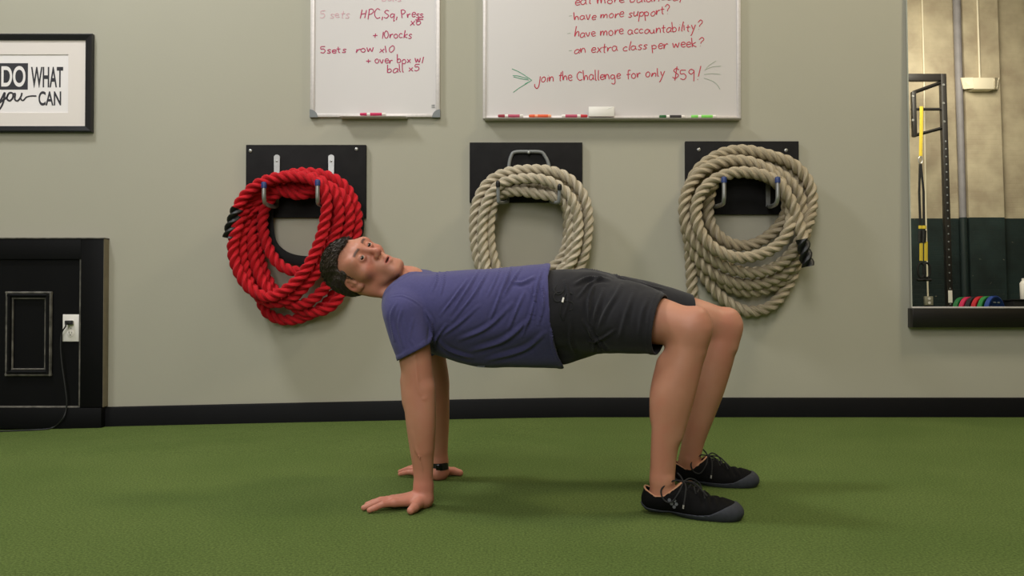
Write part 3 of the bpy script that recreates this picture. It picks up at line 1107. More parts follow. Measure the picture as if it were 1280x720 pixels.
def hall():
    # pilaster and pipes on the brick wall
    a, b = R(1206, 100, YW_ + .12), R(1250, 100, YW_ + .12)
    mb = MB()
    mb.box(min(a[0], b[0]), max(a[0], b[0]), YW_, YW_ + .12, 0, ZC)
    struct(mb.build('trim_1', M['brick'], smooth=False))
    zs = R(1200, 273, YW_)[2]
    c = R(1199, 100, YW_ + .09)
    t = thing('drain_pipe', 'blue-grey drain pipe running up the brick wall, seen in the mirror', 'pipe', (c[0], YW_ + .08, 0))
    mb = MB()
    mb.lathe((c[0], YW_ + .08, zs), (0, 0, 1), [(0, .050), (ZC - zs - .01, .058)], 20)
    mb.build('pipe', mat('blue_grey_pipe_paint', (146, 142, 146), .6, noise=(6, .2)), t)
    mb = MB()
    mb.lathe((c[0], YW_ + .08, 0), (0, 0, 1), [(0.0, .058), (zs, .058)], 20)
    mb.build('painted_section', mat('dark_green_pipe_paint', (26, 40, 40), .5), t)
    cream = mat('cream_conduit', (232, 222, 198), .45)
    c = R(1155, 90, YW_ + .02)
    bx = R(1160.5, 376, YW_ + .03)
    t = thing('conduit', 'thin cream conduit dropping to an outlet box on the brick wall, behind the straps', 'conduit', (bx[0], YW_, bx[2] - .08))
    mb = MB()
    mb.tube([(bx[0], YW_ + .02, bx[2]), (bx[0] * .98 + c[0] * .02, YW_ + .02, bx[2] + 1.0), (bx[0] * .5 + c[0] * .5, YW_ + .02, c[2] - 1.0), (c[0], YW_ + .02, c[2]), (c[0], YW_ + .02, ZC - .01)], .013, 10)
    mb.build('pipe', cream, t)
    mb = MB()
    mb.box(bx[0] - .062, bx[0] + .062, YW_ + .001, YW_ + .06, bx[2] - .07, bx[2] + .07, .006)
    bo = mb.build('outlet_box', mat('grey_box_paint', (150, 146, 128), .5), t)
    for dz in (-.033, .033):
        mb = MB()
        mb.lathe((bx[0], YW_ + .06, bx[2] + dz), (0, 1, 0), [(0, .022), (.003, .021)], 14)
        mb.build('socket', M['white_plastic'], bo)
    # second conduit with the white wall lamp housing
    c = R(1223.5, 60, YW_ + .14)
    fb = R(1229, 106, YW_ + .2)
    t = thing('wall_lamp', 'white wall lamp box with angled flaps under a thin conduit on the brick wall', 'lamp', (fb[0], YW_ + .12, fb[2] - .1))
    mb = MB()
    mb.tube([(c[0], YW_ + .14, fb[2] + .06), (c[0], YW_ + .14, ZC - .01)], .015, 10)
    mb.build('conduit_pipe', cream, t)
    w0, w1 = R(1213, 100, YW_ + .2)[0], R(1239, 100, YW_ + .2)[0]
    lo, hi = min(w0, w1), max(w0, w1)
    z0, z1 = fb[2] - .09, fb[2] + .09
    mb = MB()
    mb.box(lo, hi, YW_ + .121, YW_ + .28, z0, z1, .008)
    hb = mb.build('housing', cream, t)
    for xa, sgn in ((lo, -1), (hi, 1)):
        mb = MB()
        mb.prism([(xa, YW_ + .13, z0 + .01), (xa + sgn * .10, YW_ + .17, z0 + .03), (xa + sgn * .135, YW_ + .17, z1 + .03), (xa, YW_ + .13, z1)], (0, .012, 0))
        mb.prism([(xa + sgn * .005, YW_ + .29, z0 + .01), (xa + sgn * .10, YW_ + .17, z0 + .03), (xa + sgn * .135, YW_ + .17, z1 + .03), (xa + sgn * .005, YW_ + .29, z1)], (0, -.01, 0))
        mb.build('flap', cream, t, smooth=False)

    # rig
    YR = -8.55
    steel = mat('black_rig_paint', (34, 31, 29), .45)
    top = R(1178, 93, YR)
    zt = top[2]
    zb_ = R(1178, 101.5, YR)[2]
    xu = top[0]
    hw = .040
    t = thing('pull_up_rig', 'tall black pull-up rig reflected in the mirror', 'rig', (xu, YR, 0))
    mb = MB()
    mb.box(xu - hw, xu + hw, YR - hw, YR + hw, 0, zt, .004)
    u = mb.build('upright', steel, t)
    nh = 26
    for k in range(nh):
        mb = MB()
        mb.lathe((xu, YR + hw - .001, .4 + k * .115), (0, 1, 0), [(0, .013), (.002, .012)], 8)
        mb.build('hole', M['grey_plastic'], u)
    mb = MB()
    lab = R(1187, 370, YR)
    mb.box(xu - .03, xu + .03, YR + hw, YR + hw + .003, lab[2] - .1, lab[2] + .08)
    mb.build('white_tag', M['white_plastic'], u, smooth=False)
    xl = R(1100, 97, YR)[0]
    mb = MB()
    mb.box(min(xl, xu), max(xl, xu) - hw, YR - hw, YR + hw, zb_, zt, .004)
    mb.build('top_beam', steel, t)
    mb = MB()
    mb.box(xl - hw, xl + hw, YR - hw, YR + hw, 0, zb_, .004)
    mb.build('upright', steel, t)
    pl, pl2 = R(1141.5, 115, YR), R(1141.5, 171, YR)
    mb = MB()
    mb.box(pl[0] - .03, pl[0] + .03, YR - .03, YR + .03, pl2[2], pl[2], .003)
    mb.build('drop_post', steel, t)
    for (p, q, r) in (((1141, 116), (1177, 103), .028), ((1141, 170), (1178, 160), .024), ((1139, 136.5), (1176, 136.5), .022)):
        A, B = R(p[0], p[1], YR), R(q[0], q[1], YR)
        mb = MB()
        mb.tube([A, B], r, 4 if r != .022 else 10)
        mb.build('brace' if r != .022 else 'pull_up_bar', steel, t)
    for q in ((1179.5, 106), (1179.5, 129), (1180.5, 152), (1141.5, 120), (1141.5, 150)):
        A = R(q[0], q[1], YR + hw)
        mb = MB()
        mb.lathe((A[0], YR + (hw if q[0] > 1160 else .03), A[2]), (0, 1, 0), [(0, .02), (.008, .016)], 10)
        mb.build('bolt', M['steel'], t)

    # suspension straps
    YS = YR + .06
    yel = mat('yellow_webbing', (196, 172, 52), .85)
    s0 = R(1151.5, 134, YS)
    t = thing('suspension_straps', 'yellow and black suspension straps hanging from the rig', 'straps', (s0[0], YS, R(1152, 352, YS)[2]))

    def S(pts, r, name, m, f=.25):
        mb = MB()
        mb.tube([R(a, b, YS) for a, b in pts], r, 8, flat=((0, 1, 0), f))
        return mb.build(name, m, t)
    S([(1151.8, 133), (1151.6, 160), (1150.8, 195)], .026, 'anchor_strap', yel)
    for k in range(6):
        S([(1149.8, 148 + k * 8), (1153, 148 + k * 8)], .006, 'stitching', M['black_web'], .9)
    mb = MB()
    cc = R(1150.5, 200, YS)
    mb.tube([cc + np.array([.03 * math.cos(a), 0, .05 * math.sin(a)]) for a in np.linspace(0, 2 * PI, 20)], .008, 8)
    mb.build('carabiner', M['steel'], t)
    S([(1150, 205), (1149, 240), (1150.5, 285)], .018, 'main_strap', M['black_web'])
    S([(1151, 205), (1154.5, 240), (1155, 290)], .018, 'main_strap', M['black_web'])
    for q in (1150.5, 1155.5):
        S([(q, 282), (q, 286)], .03, 'adjuster', yel, .5)
        S([(q, 288), (q - .5, 303)], .032, 'buckle', M['black_rubber'], .5)
    S([(1151.5, 304), (1151.5, 326)], .026, 'handle_strap', yel)
    S([(1157.5, 302), (1157.5, 326)], .026, 'handle_strap', yel)
    for q in (1151.5, 1158.5):
        mb = MB()
        c0 = R(q, 338, YS)
        mb.tube([c0 + np.array([.05 * math.sin(a), 0, .11 * math.cos(a)]) for a in np.linspace(0, 2 * PI, 24)], .016, 8)
        mb.build('foot_loop', M['black_web'], t)
        mb = MB()
        c1 = R(q, 350, YS)
        mb.tube([c1 + np.array([-.06, 0, 0]), c1 + np.array([.06, 0, 0])], .02, 10)
        mb.build('grip', M['black_rubber'], t)

    # bumper plates on a low rack
    YP = -8.15
    c0 = R(1246, 389.5, YP)
    ax = np.array([-.52, -.85, 0])
    ax /= np.linalg.norm(ax)
    cols = [('blue', (26, 58, 132)), ('green', (40, 120, 62)), ('red', (176, 26, 40)), ('black', (30, 28, 34)), ('pink-red', (186, 34, 78)), ('dark green', (34, 104, 58))]
    words = ['blue bumper plate, nearest in the row on the floor rack in the mirror', 'green bumper plate just behind the blue one in the mirror', 'red bumper plate in the middle of the row in the mirror', 'black bumper plate between the two red plates in the mirror', 'pink-red bumper plate near the far end of the row in the mirror', 'dark green bumper plate farthest back in the row in the mirror']
    rP = .225
    for k, ((nm, cl), wd) in enumerate(zip(cols, words)):
        c = c0 + ax * (.078 * k + (.012 if k else 0)) + np.array([-.012 * k, 0, 0])
        t = thing('bumper_plate', wd, 'weight plate', (c[0], c[1], c[2] - rP), 'bumper plates across the hall')
        pm = mat('plate_rubber_' + nm.replace('-', '_').replace(' ', '_'), cl, .45)
        mb = MB()
        mb.lathe(c, ax, [(0, .06), (0, .19), (-.004, .2), (-.004, .218), (.002, rP), (.058, rP), (.064, .218), (.064, .2), (.060, .19), (.060, .06)], 48)
        mb.build('disc', pm, t)
        mb = MB()
        mb.lathe(c, ax, [(-.006, .026), (-.006, .055), (-.002, .06), (.062, .06), (.066, .055), (.066, .026)], 24)
        mb.build('steel_hub', M['steel'], t)
        if k == 0:
            mb = MB()
            up = np.array([0, 0, 1.0])
            rt = np.cross(up, ax)
            pmk = mat('pale_plate_marking', (150, 160, 176), .5)
            for aa in (.35, 1.2, 1.95, 2.7):
                mb = MB()
                q = c + (rt * math.cos(aa) + up * math.sin(aa)) * .14 - ax * .003
                mb.tube([q - rt * .03, q + rt * .03], .012, 6, flat=(ax, .15))
                mb.build('raised_marking', pmk, t)
    e = c0 + ax * .62
    t = thing('plate_rack', 'low dark rack holding the row of bumper plates', 'rack', (c0[0], c0[1], 0))
    zf = c0[2] - rP
    side = np.cross(ax, [0, 0, 1])
    for sg in (-1, 1):
        p, q = c0 - ax * .05 + side * .12 * sg, c0 + ax * .62 + side * .12 * sg
        zz = c0[2] - math.sqrt(rP ** 2 - .12 ** 2) - .02
        mb = MB()
        mb.tube([(p[0], p[1], zz), (q[0], q[1], zz)], .02, 8)
        mb.build('rail', steel, t)
        for w in (p, q):
            mb = MB()
            mb.tube([(w[0], w[1], 0), (w[0], w[1], zz)], .02, 8)
            mb.build('leg', steel, t)
    # white jug on a dark box at the mirror's right edge
    YJ = -8.4
    j = R(1281, 374.5, YJ)
    t = thing('storage_box', 'dark box at the foot of the brick wall holding a white canister', 'box', (j[0], YJ, 0))
    mb = MB()
    mb.box(j[0] - .25, j[0] + .18, YJ - .15, YJ + .15, 0, j[2] - .02, .01)
    mb.build('body', M['black_rubber'], t)
    mb = MB()
    mb.box(j[0] - .26, j[0] + .19, YJ - .16, YJ + .16, j[2] - .02, j[2], .006)
    mb.build('lid', M['black_rubber'], t)
    t = thing('canister', 'white canister standing on the dark box at the mirror edge', 'canister', (j[0], YJ, j[2]))
    mb = MB()
    mb.lathe((j[0], YJ, j[2]), (0, 0, 1), [(0, .055), (.01, .06), (.24, .06), (.26, .045), (.28, .03)], 20)
    mb.build('body', M['white_plastic'], t)
    mb = MB()
    mb.lathe((j[0], YJ, j[2] + .275), (0, 0, 1), [(0, .034), (.03, .034), (.034, .03)], 16)
    mb.build('lid', M['white_plastic'], t)
    return zs


Z_S = hall()
for _n in M['brick'].node_tree.nodes:
    if _n.type == 'MATH' and _n.operation == 'LESS_THAN':
        _n.inputs[1].default_value = Z_S


# ------------------------------------------------------------------ the man: smooth solid fields turned into meshes
class Field:
    """signed distance samples on a regular grid"""

    def __init__(self, lo, hi, h, like=None):
        if like is not None:
            self.lo, self.h, self.n = like.lo, like.h, like.n
            self.a = np.full(self.n, 0.5, np.float32)
            return
        self.lo = np.array(lo, float)
        self.h = h
        self.n = tuple(int(math.ceil((hi[i] - lo[i]) / h)) + 1 for i in range(3))
        self.a = np.full(self.n, 0.5, np.float32)

    def axes(self):
        return [self.lo[i] + self.h * np.arange(self.n[i]) for i in range(3)]

    def win(self, lo, hi):
        s = []
        for i in range(3):
            a = max(0, int(math.floor((lo[i] - self.lo[i]) / self.h)))
            b = min(self.n[i], int(math.ceil((hi[i] - self.lo[i]) / self.h)) + 1)
            if b <= a:
                return None, None
            s.append(slice(a, b))
        ax = [(self.lo[i] + self.h * np.arange(s[i].start, s[i].stop)).astype(np.float32) for i in range(3)]
        X = ax[0][:, None, None]
        Y = ax[1][None, :, None]
        Z = ax[2][None, None, :]
        return tuple(s), (X, Y, Z)

    def put(self, s, d, k, op='add'):
        A = self.a[s]
        if op == 'sub':
            d = -d
            if k > 0:
                h = np.maximum(k - np.abs(A - d), 0) / k
                self.a[s] = np.maximum(A, d) + h * h * k * .25
            else:
                self.a[s] = np.maximum(A, d)
            return
        if k > 0:
            h = np.maximum(k - np.abs(A - d), 0) / k
            self.a[s] = np.minimum(A, d) - h * h * k * .25
        else:
            self.a[s] = np.minimum(A, d)

    def cap(self, a, b, ra, rb, k=.01, op='add'):
        a, b = np.array(a, float), np.array(b, float)
        m = max(ra, rb) + k + .03
        s, g3 = self.win(np.minimum(a, b) - m, np.maximum(a, b) + m)
        if s is None:
            return
        X, Y, Z = g3
        ba = b - a
        L = math.sqrt(max(ba @ ba, 1e-12))
        rr = max(min(ra - rb, L * .95), -L * .95)
        e = ba / L
        y = (X - a[0]) * e[0] + (Y - a[1]) * e[1] + (Z - a[2]) * e[2]
        x = np.sqrt(np.maximum((X - a[0]) ** 2 + (Y - a[1]) ** 2 + (Z - a[2]) ** 2 - y * y, 0))
        sn = rr / L
        cs = math.sqrt(1 - sn * sn)
        # round cone: the side surface is tangent to both end spheres
        w = y - x * (sn / cs)
        side = x * cs + y * sn - ra
        d = np.where(w < 0, np.sqrt(x * x + y * y) - ra, np.where(w > L, np.sqrt(x * x + (y - L) ** 2) - rb, side))
        self.put(s, d.astype(np.float32), k, op)

    def chain(self, pts, rs, k=.01, op='add', fine=True):
        """a limb: capsules joined without swelling at the joints, then blended in as one"""
        c = np.hstack([np.array(pts, float), np.array(rs, float)[:, None]])
        if fine and len(c) > 2:
            c = spline(c, .012)
        p, r = c[:, :3], c[:, 3]
        m = r.max() + k + .03
        s, g3 = self.win(p.min(0) - m, p.max(0) + m)
        if s is None:
            return
        X, Y, Z = g3
        D = np.full(self.a[s].shape, 1.0, np.float32)
        tmp = Field.__new__(Field)
        tmp.lo = np.array([X.ravel()[0], Y.ravel()[0], Z.ravel()[0]], float)
        tmp.h, tmp.n, tmp.a = self.h, D.shape, D
        for i in range(len(p) - 1):
            tmp.cap(p[i], p[i + 1], r[i], r[i + 1], 0)
        self.put(s, tmp.a, k, op)

    def ell(self, c, rad, Rm=None, k=.01, op='add'):
        c = np.array(c, float)
        m = max(rad) + k + .03
        s, g3 = self.win(c - m, c + m)
        if s is None:
            return
        X, Y, Z = g3
        if Rm is None:
            Rm = np.eye(3)
        q = []
        for i in range(3):
            e = Rm[:, i]
            q.append((X - c[0]) * e[0] + (Y - c[1]) * e[1] + (Z - c[2]) * e[2])
        k0 = np.sqrt(sum((q[i] / rad[i]) ** 2 for i in range(3)))
        k1 = np.sqrt(sum((q[i] / rad[i] ** 2) ** 2 for i in range(3))) + 1e-9
        d = k0 * (k0 - 1) / k1
        self.put(s, d.astype(np.float32), k, op)

    def mesh(self):
        """surface nets"""
        A = self.a
        ins = A < 0
        nx, ny, nz = self.n
        cnt = np.zeros((nx - 1, ny - 1, nz - 1), np.uint8)
        for dx in (0, 1):
            for dy in (0, 1):
                for dz in (0, 1):
                    cnt += ins[dx:nx - 1 + dx, dy:ny - 1 + dy, dz:nz - 1 + dz]
        act = (cnt > 0) & (cnt < 8)
        idx = np.argwhere(act)
        N = len(idx)
        vid = np.full(act.shape, -1, np.int32)
        vid[idx[:, 0], idx[:, 1], idx[:, 2]] = np.arange(N)
        acc = np.zeros((N, 3), np.float32)
        c = np.zeros(N, np.float32)
        crn = [(x, y, z) for x in (0, 1) for y in (0, 1) for z in (0, 1)]
        val = {q: A[idx[:, 0] + q[0], idx[:, 1] + q[1], idx[:, 2] + q[2]] for q in crn}
        for p in crn:
            for ax in range(3):
                if p[ax] == 0:
                    q = list(p)
                    q[ax] = 1
                    q = tuple(q)
                    va, vb = val[p], val[q]
                    m = (va < 0) != (vb < 0)
                    t = np.where(m, va / np.where(m, va - vb, 1), 0)
                    for i in range(3):
                        acc[:, i] += np.where(m, p[i] + (t if i == ax else 0), 0)
                    c += m
        co = (idx + acc / c[:, None]) * self.h + self.lo
        quads = []
        for ax in range(3):
            sl0 = [slice(None)] * 3
            sl1 = [slice(None)] * 3
            sl0[ax] = slice(0, self.n[ax] - 1)
            sl1[ax] = slice(1, self.n[ax])
            e0, e1 = ins[tuple(sl0)], ins[tuple(sl1)]
            ed = np.argwhere(e0 != e1)
            b, c2 = [(1, 2), (2, 0), (0, 1)][ax]
            ok = (ed[:, b] > 0) & (ed[:, c2] > 0) & (ed[:, b] < self.n[b] - 1) & (ed[:, c2] < self.n[c2] - 1)
            ed = ed[ok]
            fl = e0[ed[:, 0], ed[:, 1], ed[:, 2]]
            qs = []
            for (ob, oc) in ((-1, -1), (0, -1), (0, 0), (-1, 0)):
                v = ed.copy()
                v[:, b] += ob
                v[:, c2] += oc
                qs.append(vid[v[:, 0], v[:, 1], v[:, 2]])
            qs = np.stack(qs, 1)
            qs[~fl] = qs[~fl][:, ::-1]
            quads.append(qs)
        return co.astype(np.float64), np.vstack(quads)


def keep_big(co, fc, least=200):
    """drops stray specks: keeps connected pieces of at least `least` vertices"""
    n = len(co)
    lab = np.arange(n)
    e = np.vstack([fc[:, [0, 1]], fc[:, [1, 2]], fc[:, [2, 3]], fc[:, [3, 0]]])
    for _ in range(400):
        m = np.minimum(lab[e[:, 0]], lab[e[:, 1]])
        l2 = lab.copy()
        np.minimum.at(l2, e[:, 0], m)
        np.minimum.at(l2, e[:, 1], m)
        l2 = l2[l2]
        if (l2 == lab).all():
            break
        lab = l2
    cnt = np.bincount(lab, minlength=n)
    ok = cnt[lab] >= least
    new = np.cumsum(ok) - 1
    return co[ok], new[fc[ok[fc].all(1)]]


def relax(co, fc, it=2, f=.5, wt=1.0):
    n = len(co)
    e = np.vstack([fc[:, [0, 1]], fc[:, [1, 2]], fc[:, [2, 3]], fc[:, [3, 0]]])
    deg = np.zeros(n)
    np.add.at(deg, e[:, 0], 1)
    np.add.at(deg, e[:, 1], 1)
    for k in range(it):
        for lam in (f, -f * 1.02):
            s = np.zeros((n, 3))
            np.add.at(s, e[:, 0], co[e[:, 1]])
            np.add.at(s, e[:, 1], co[e[:, 0]])
            co = co + wt * lam * (s / np.maximum(deg, 1)[:, None] - co)
    return co


def vnormals(co, fc):
    a = co[fc[:, 2]] - co[fc[:, 0]]
    b = co[fc[:, 3]] - co[fc[:, 1]]
    fnm = np.cross(a, b)
    n = np.zeros_like(co)
    for i in range(4):
        np.add.at(n, fc[:, i], fnm)
    return n / (np.linalg.norm(n, axis=1)[:, None] + 1e-12)


def np_mesh(name, co, fc, m, parent, color=None):
    off = np.array(root_loc(parent))
    me = bpy.data.meshes.new(name)
    me.vertices.add(len(co))
    me.vertices.foreach_set('co', (co - off).astype(np.float32).ravel())
    me.loops.add(fc.size)
    me.loops.foreach_set('vertex_index', fc.astype(np.int32).ravel())
    me.polygons.add(len(fc))
    me.polygons.foreach_set('loop_start', (np.arange(len(fc)) * 4).astype(np.int32))
    me.update(calc_edges=True)
    me.validate()
    if color is not None:
        at = me.color_attributes.new('pigment', 'FLOAT_COLOR', 'POINT')
        at.data.foreach_set('color', np.hstack([color, np.ones((len(co), 1))]).astype(np.float32).ravel())
    o = bpy.data.objects.new(name, me)
    COL.objects.link(o)
    me.materials.append(m)
    me.polygons.foreach_set('use_smooth', [True] * len(me.polygons))
    o.parent = parent
    return o


def fbm(co, scale, seed, octv=3):
    """cheap smooth noise from sines"""
    r = np.random.RandomState(seed)
    out = np.zeros(len(co))
    amp = 1.0
    for o in range(octv):
        for _ in range(4):
            d = r.normal(size=3)
            d /= np.linalg.norm(d)
            out += amp * np.sin(co @ d * scale * (2 ** o) + r.uniform(0, 6.28)) / 4
        amp *= .5
    return out


def px2r(rpx, d):
    return rpx * d / FPX


man = thing('person', 'man in blue t-shirt and black shorts holding a reverse tabletop pose', 'person', (0.0, -1.72, 0.0))

# head frame: left, front, up
HL = np.array([.23, .702, .674])
HL /= np.linalg.norm(HL)
HU = np.array([-.883, -.141, .448])
HU -= (HU @ HL) * HL
HU /= np.linalg.norm(HU)
HF = np.array([.409, -.698, .587])
HF -= (HF @ HL) * HL + (HF @ HU) * HU
HF /= np.linalg.norm(HF)
HM = np.stack([HL, HF, HU], 1)
HC = np.array([-.4371, -1.68, .6488])
HS = .90


def H(l, f, u):
    return HC + HS * (HL * l + HF * f + HU * u)


BD = Field((-.56, CAM_Y + 2.02, -.012), (.74, CAM_Y + 2.82, .80), .0026)


def head(B):
    s = HS
    B.ell(H(0, -.008, .022), (.075 * s, .092 * s, .082 * s), HM, .01)
    B.ell(H(0, .026, -.03), (.063 * s, .060 * s, .085 * s), HM, .03)
    for q in (-1, 1):
        B.cap(H(q * .058, -.008, -.040), H(q * .052, .006, -.070), .014 * s, .014 * s, .02)
        B.cap(H(q * .052, .006, -.070), H(q * .018, .074, -.106), .014 * s, .013 * s, .022)
        B.ell(H(q * .050, .052, -.028), (.022 * s, .024 * s, .018 * s), HM, .022)
        B.cap(H(q * .012, .083, .022), H(q * .044, .072, .020), .0105 * s, .0095 * s, .014)
    for q in (-1, 1):
        B.ell(H(q * .054, .046, .016), (.017 * s, .032 * s, .024 * s), HM, .02)
    B.cap(H(-.014, .082, -.106), H(.014, .082, -.106), .015 * s, .015 * s, .02)
    B.ell(H(0, .075, -.070), (.030 * s, .020 * s, .026 * s), HM, .02)
    for q in (-1, 1):
        B.ell(H(q * .031, .098, -.001), (.019 * s, .020 * s, .0135 * s), HM, .012, 'sub')
    # nose
    B.cap(H(0, .087, .010), H(0, .106, -.029), .0075 * s, .0095 * s, .012)
    B.ell(H(0, .109, -.0335), (.0105 * s, .011 * s, .0095 * s), HM, .008)
    for q in (-1, 1):
        B.ell(H(q * .0105, .097, -.0375), (.0075 * s, .0105 * s, .0070 * s), HM, .008)
        B.ell(H(q * .0065, .101, -.0445), (.0035 * s, .006 * s, .004 * s), HM, .002, 'sub')
    # lips, slightly open
    B.cap(H(-.021, .087, -.069), H(0, .0965, -.0645), .0035 * s, .0058 * s, .005)
    B.cap(H(.021, .087, -.069), H(0, .0965, -.0645), .0035 * s, .0058 * s, .005)
    B.cap(H(-.018, .087, -.076), H(0, .0945, -.0785), .004 * s, .0066 * s, .005)
    B.cap(H(.018, .087, -.076), H(0, .0945, -.0785), .004 * s, .0066 * s, .005)
    B.ell(H(0, .101, -.0712), (.0175 * s, .014 * s, .0028 * s), HM, .002, 'sub')
    # eyelids round the eyeballs
    for q in (-1, 1):
        e = H(q * .031, .0775, 0)
        B.ell(e, (.0150 * s, .0150 * s, .0145 * s), HM, .005)
        B.ell(H(q * .0315, .093, -.0005), (.0128 * s, .016 * s, .0044 * s), HM, .002, 'sub')
    # ears
    for q in (-1, 1):
        tl = np.array([[math.cos(q * .42), -math.sin(q * .42), 0], [math.sin(q * .42), math.cos(q * .42), 0], [0, 0, 1]])
        lean = np.array([[1, 0, 0], [0, math.cos(.2), math.sin(.2)], [0, -math.sin(.2), math.cos(.2)]])
        E = HM @ tl @ lean
        B.ell(H(q * .077, .004, -.012), (.0095 * s, .0185 * s, .031 * s), E, .004)
        B.ell(H(q * .087, .006, -.008), (.0085 * s, .0115 * s, .020 * s), E, .003, 'sub')
        B.ell(H(q * .076, .018, -.016), (.005 * s, .004 * s, .007 * s), E, .003)
        B.ell(H(q * .075, .014, -.037), (.006 * s, .009 * s, .008 * s), E, .005)
        B.cap(H(q * .068, .009, -.005), H(q * .078, .004, -.01), .010 * s, .006 * s, .006)
    # neck
    nb = P(512, 357, 2.44)
    B.cap(H(0, -.020, -.045), nb, .046, .056, .014)
    for q, e in ((-1, P(500, 371, 2.38)), (1, P(520, 346, 2.46))):
        B.cap(H(q * .055, -.018, -.045), e, .014, .013, .018)
    B.cap(H(0, .030, -.088), P(513, 345, 2.42), .010, .014, .012)


head(BD)


def limb(B, pts, k=.02):
    """pts: (px, py, depth, radius in pixels)"""
    B.chain([P(a, b, d) for a, b, d, r in pts], [px2r(r, d) for a, b, d, r in pts], k)


# trunk (under the shirt)
for d, r in ((2.37, 46), (2.45, 48), (2.54, 44)):
    limb(BD, [(545, 390, d, r - 10), (600, 390, d, r - 6), (670, 388, d, r - 8), (730, 390, d, r - 8)], .04)
limb(BD, [(514, 389, 2.33, 19), (522, 378, 2.45, 24), (530, 376, 2.60, 18)], .03)
# near arm
NARM = [(510, 400, 2.31, 20), (517, 435, 2.30, 20.5), (523, 475, 2.30, 19.5), (524, 497, 2.30, 19.3), (526, 528, 2.30, 18.4), (527.5, 560, 2.305, 15.3), (528.8, 585, 2.31, 12.6), (529.3, 607, 2.31, 11.4), (530, 622, 2.31, 11.5)]
limb(BD, NARM, .012)
limb(BD, [(533, 486, 2.285, 9), (532, 525, 2.285, 9), (531, 560, 2.295, 7)], .02)
BD.cap(P(510, 478, 2.31), P(512, 500, 2.31), px2r(7, 2.3), px2r(6, 2.3), .03)
# tendons and veins on the near arm
for vp in ([(519, 445), (521, 470), (523, 487), (531, 500)], [(517, 540), (519, 560), (524, 572), (529, 590)], [(540, 488), (534, 496), (529, 499)]):
    q = []
    for a, b in vp:
        # radius of the arm at that height
        ctr = np.interp(b, [p[1] for p in NARM], [p[0] for p in NARM])
        rr = np.interp(b, [p[1] for p in NARM], [p[3] for p in NARM])
        dx = a - ctr
        dep = 2.30 - px2r(math.sqrt(max(rr * rr - dx * dx, 1)), 2.3)
        q.append(P(a, b, dep))
    BD.chain(q, [.0019] * len(q), .005)
# far arm
FARM = [(530, 388, 2.63, 17), (536, 430, 2.655, 18), (544, 472, 2.66, 17), (545, 492, 2.66, 16.5), (546, 522, 2.665, 15.6), (547.5, 556, 2.67, 12.4), (549, 577, 2.67, 10.2), (549.5, 590, 2.67, 9.9)]
limb(BD, FARM, .012)


def hand(B, wrist, u, side, thumb):
    """wrist: x, y on the floor below the wrist; u: finger direction; side: direction of the thumb side"""
    u = np.array([u[0], u[1], 0.0])
    u /= np.linalg.norm(u)
    t = np.array([-u[1], u[0], 0]) * side
    o = np.array([wrist[0], wrist[1], 0.0])

    def L(a, b, z):
        a = a * .93
        return o + u * a + t * b + np.array([0, 0, z])
    k = .006
    B.cap(L(0, 0, .055), L(.004, 0, .030), .0255, .024, .012)
    B.cap(L(.0, .016, .020), L(.018, .022, .018), .019, .0165, .012)
    B.cap(L(-.004, -.017, .019), L(.022, -.020, .017), .0185, .015, .012)
    B.cap(L(-.006, 0, .018), L(.03, 0, .021), .018, .018, .012)
    kn = [(.086, .029, .0215), (.091, .008, .0225), (.087, -.013, .021), (.077, -.032, .0175)]
    pip = [(.120, .037, .0205), (.129, .010, .0215), (.122, -.017, .020), (.103, -.041, .0165)]
    dip = [(.142, .041, .0135), (.153, .012, .0140), (.144, -.020, .0135), (.121, -.046, .0120)]
    tip = [(.158, .043, .0085), (.172, .013, .0085), (.161, -.022, .0085), (.134, -.049, .0080)]
    rr = [.0088, .0090, .0086, .0076]
    for i in range(4):
        B.cap(L(.02, kn[i][1] * .55, .022), L(*kn[i]), .0165, .0115, .010)
    for i in range(4):
        B.cap(L(*kn[i]), L(*pip[i]), rr[i] + .0016, rr[i], k)
        B.cap(L(*pip[i]), L(*dip[i]), rr[i], rr[i] - .0006, .003)
        B.cap(L(*dip[i]), L(*tip[i]), rr[i] - .0006, rr[i] - .0015, .003)
        n0 = np.array(L(*tip[i])) + np.array([0, 0, rr[i] * .62]) - u * .003
        B.ell(n0, (.0062, .0050, .0022), np.stack([u, t, np.array([0, 0, 1.0])], 1), .001)
    # thumb
    a, b, c = thumb
    B.cap(L(.010, .020, .019), L(*a), .0165, .0130, .010)
    B.cap(L(*a), L(*b), .0140, .0124, .005)
    B.cap(L(*b), L(*c), .0124, .0104, .004)
    s, g3 = B.win(o + np.array([-.25, -.25, -.02]), o + np.array([.25, .25, .004]))
    X, Y, Z = g3
    B.a[s] = np.maximum(B.a[s], (-.0005 - Z) + 0 * X + 0 * Y)


wn = G(529.5, 2.315, .03)
hand(BD, wn[:2], (-.975, -.22), 1, ((.024, .043, .0165), (.034, .064, .0145), (.046, .080, .0110)))
wf = G(549.5, 2.672, .03)
hand(BD, wf[:2], (-.80, .60), -1, ((.012, .045, .0165), (-.004, .062, .015), (-.022, .074, .010)))

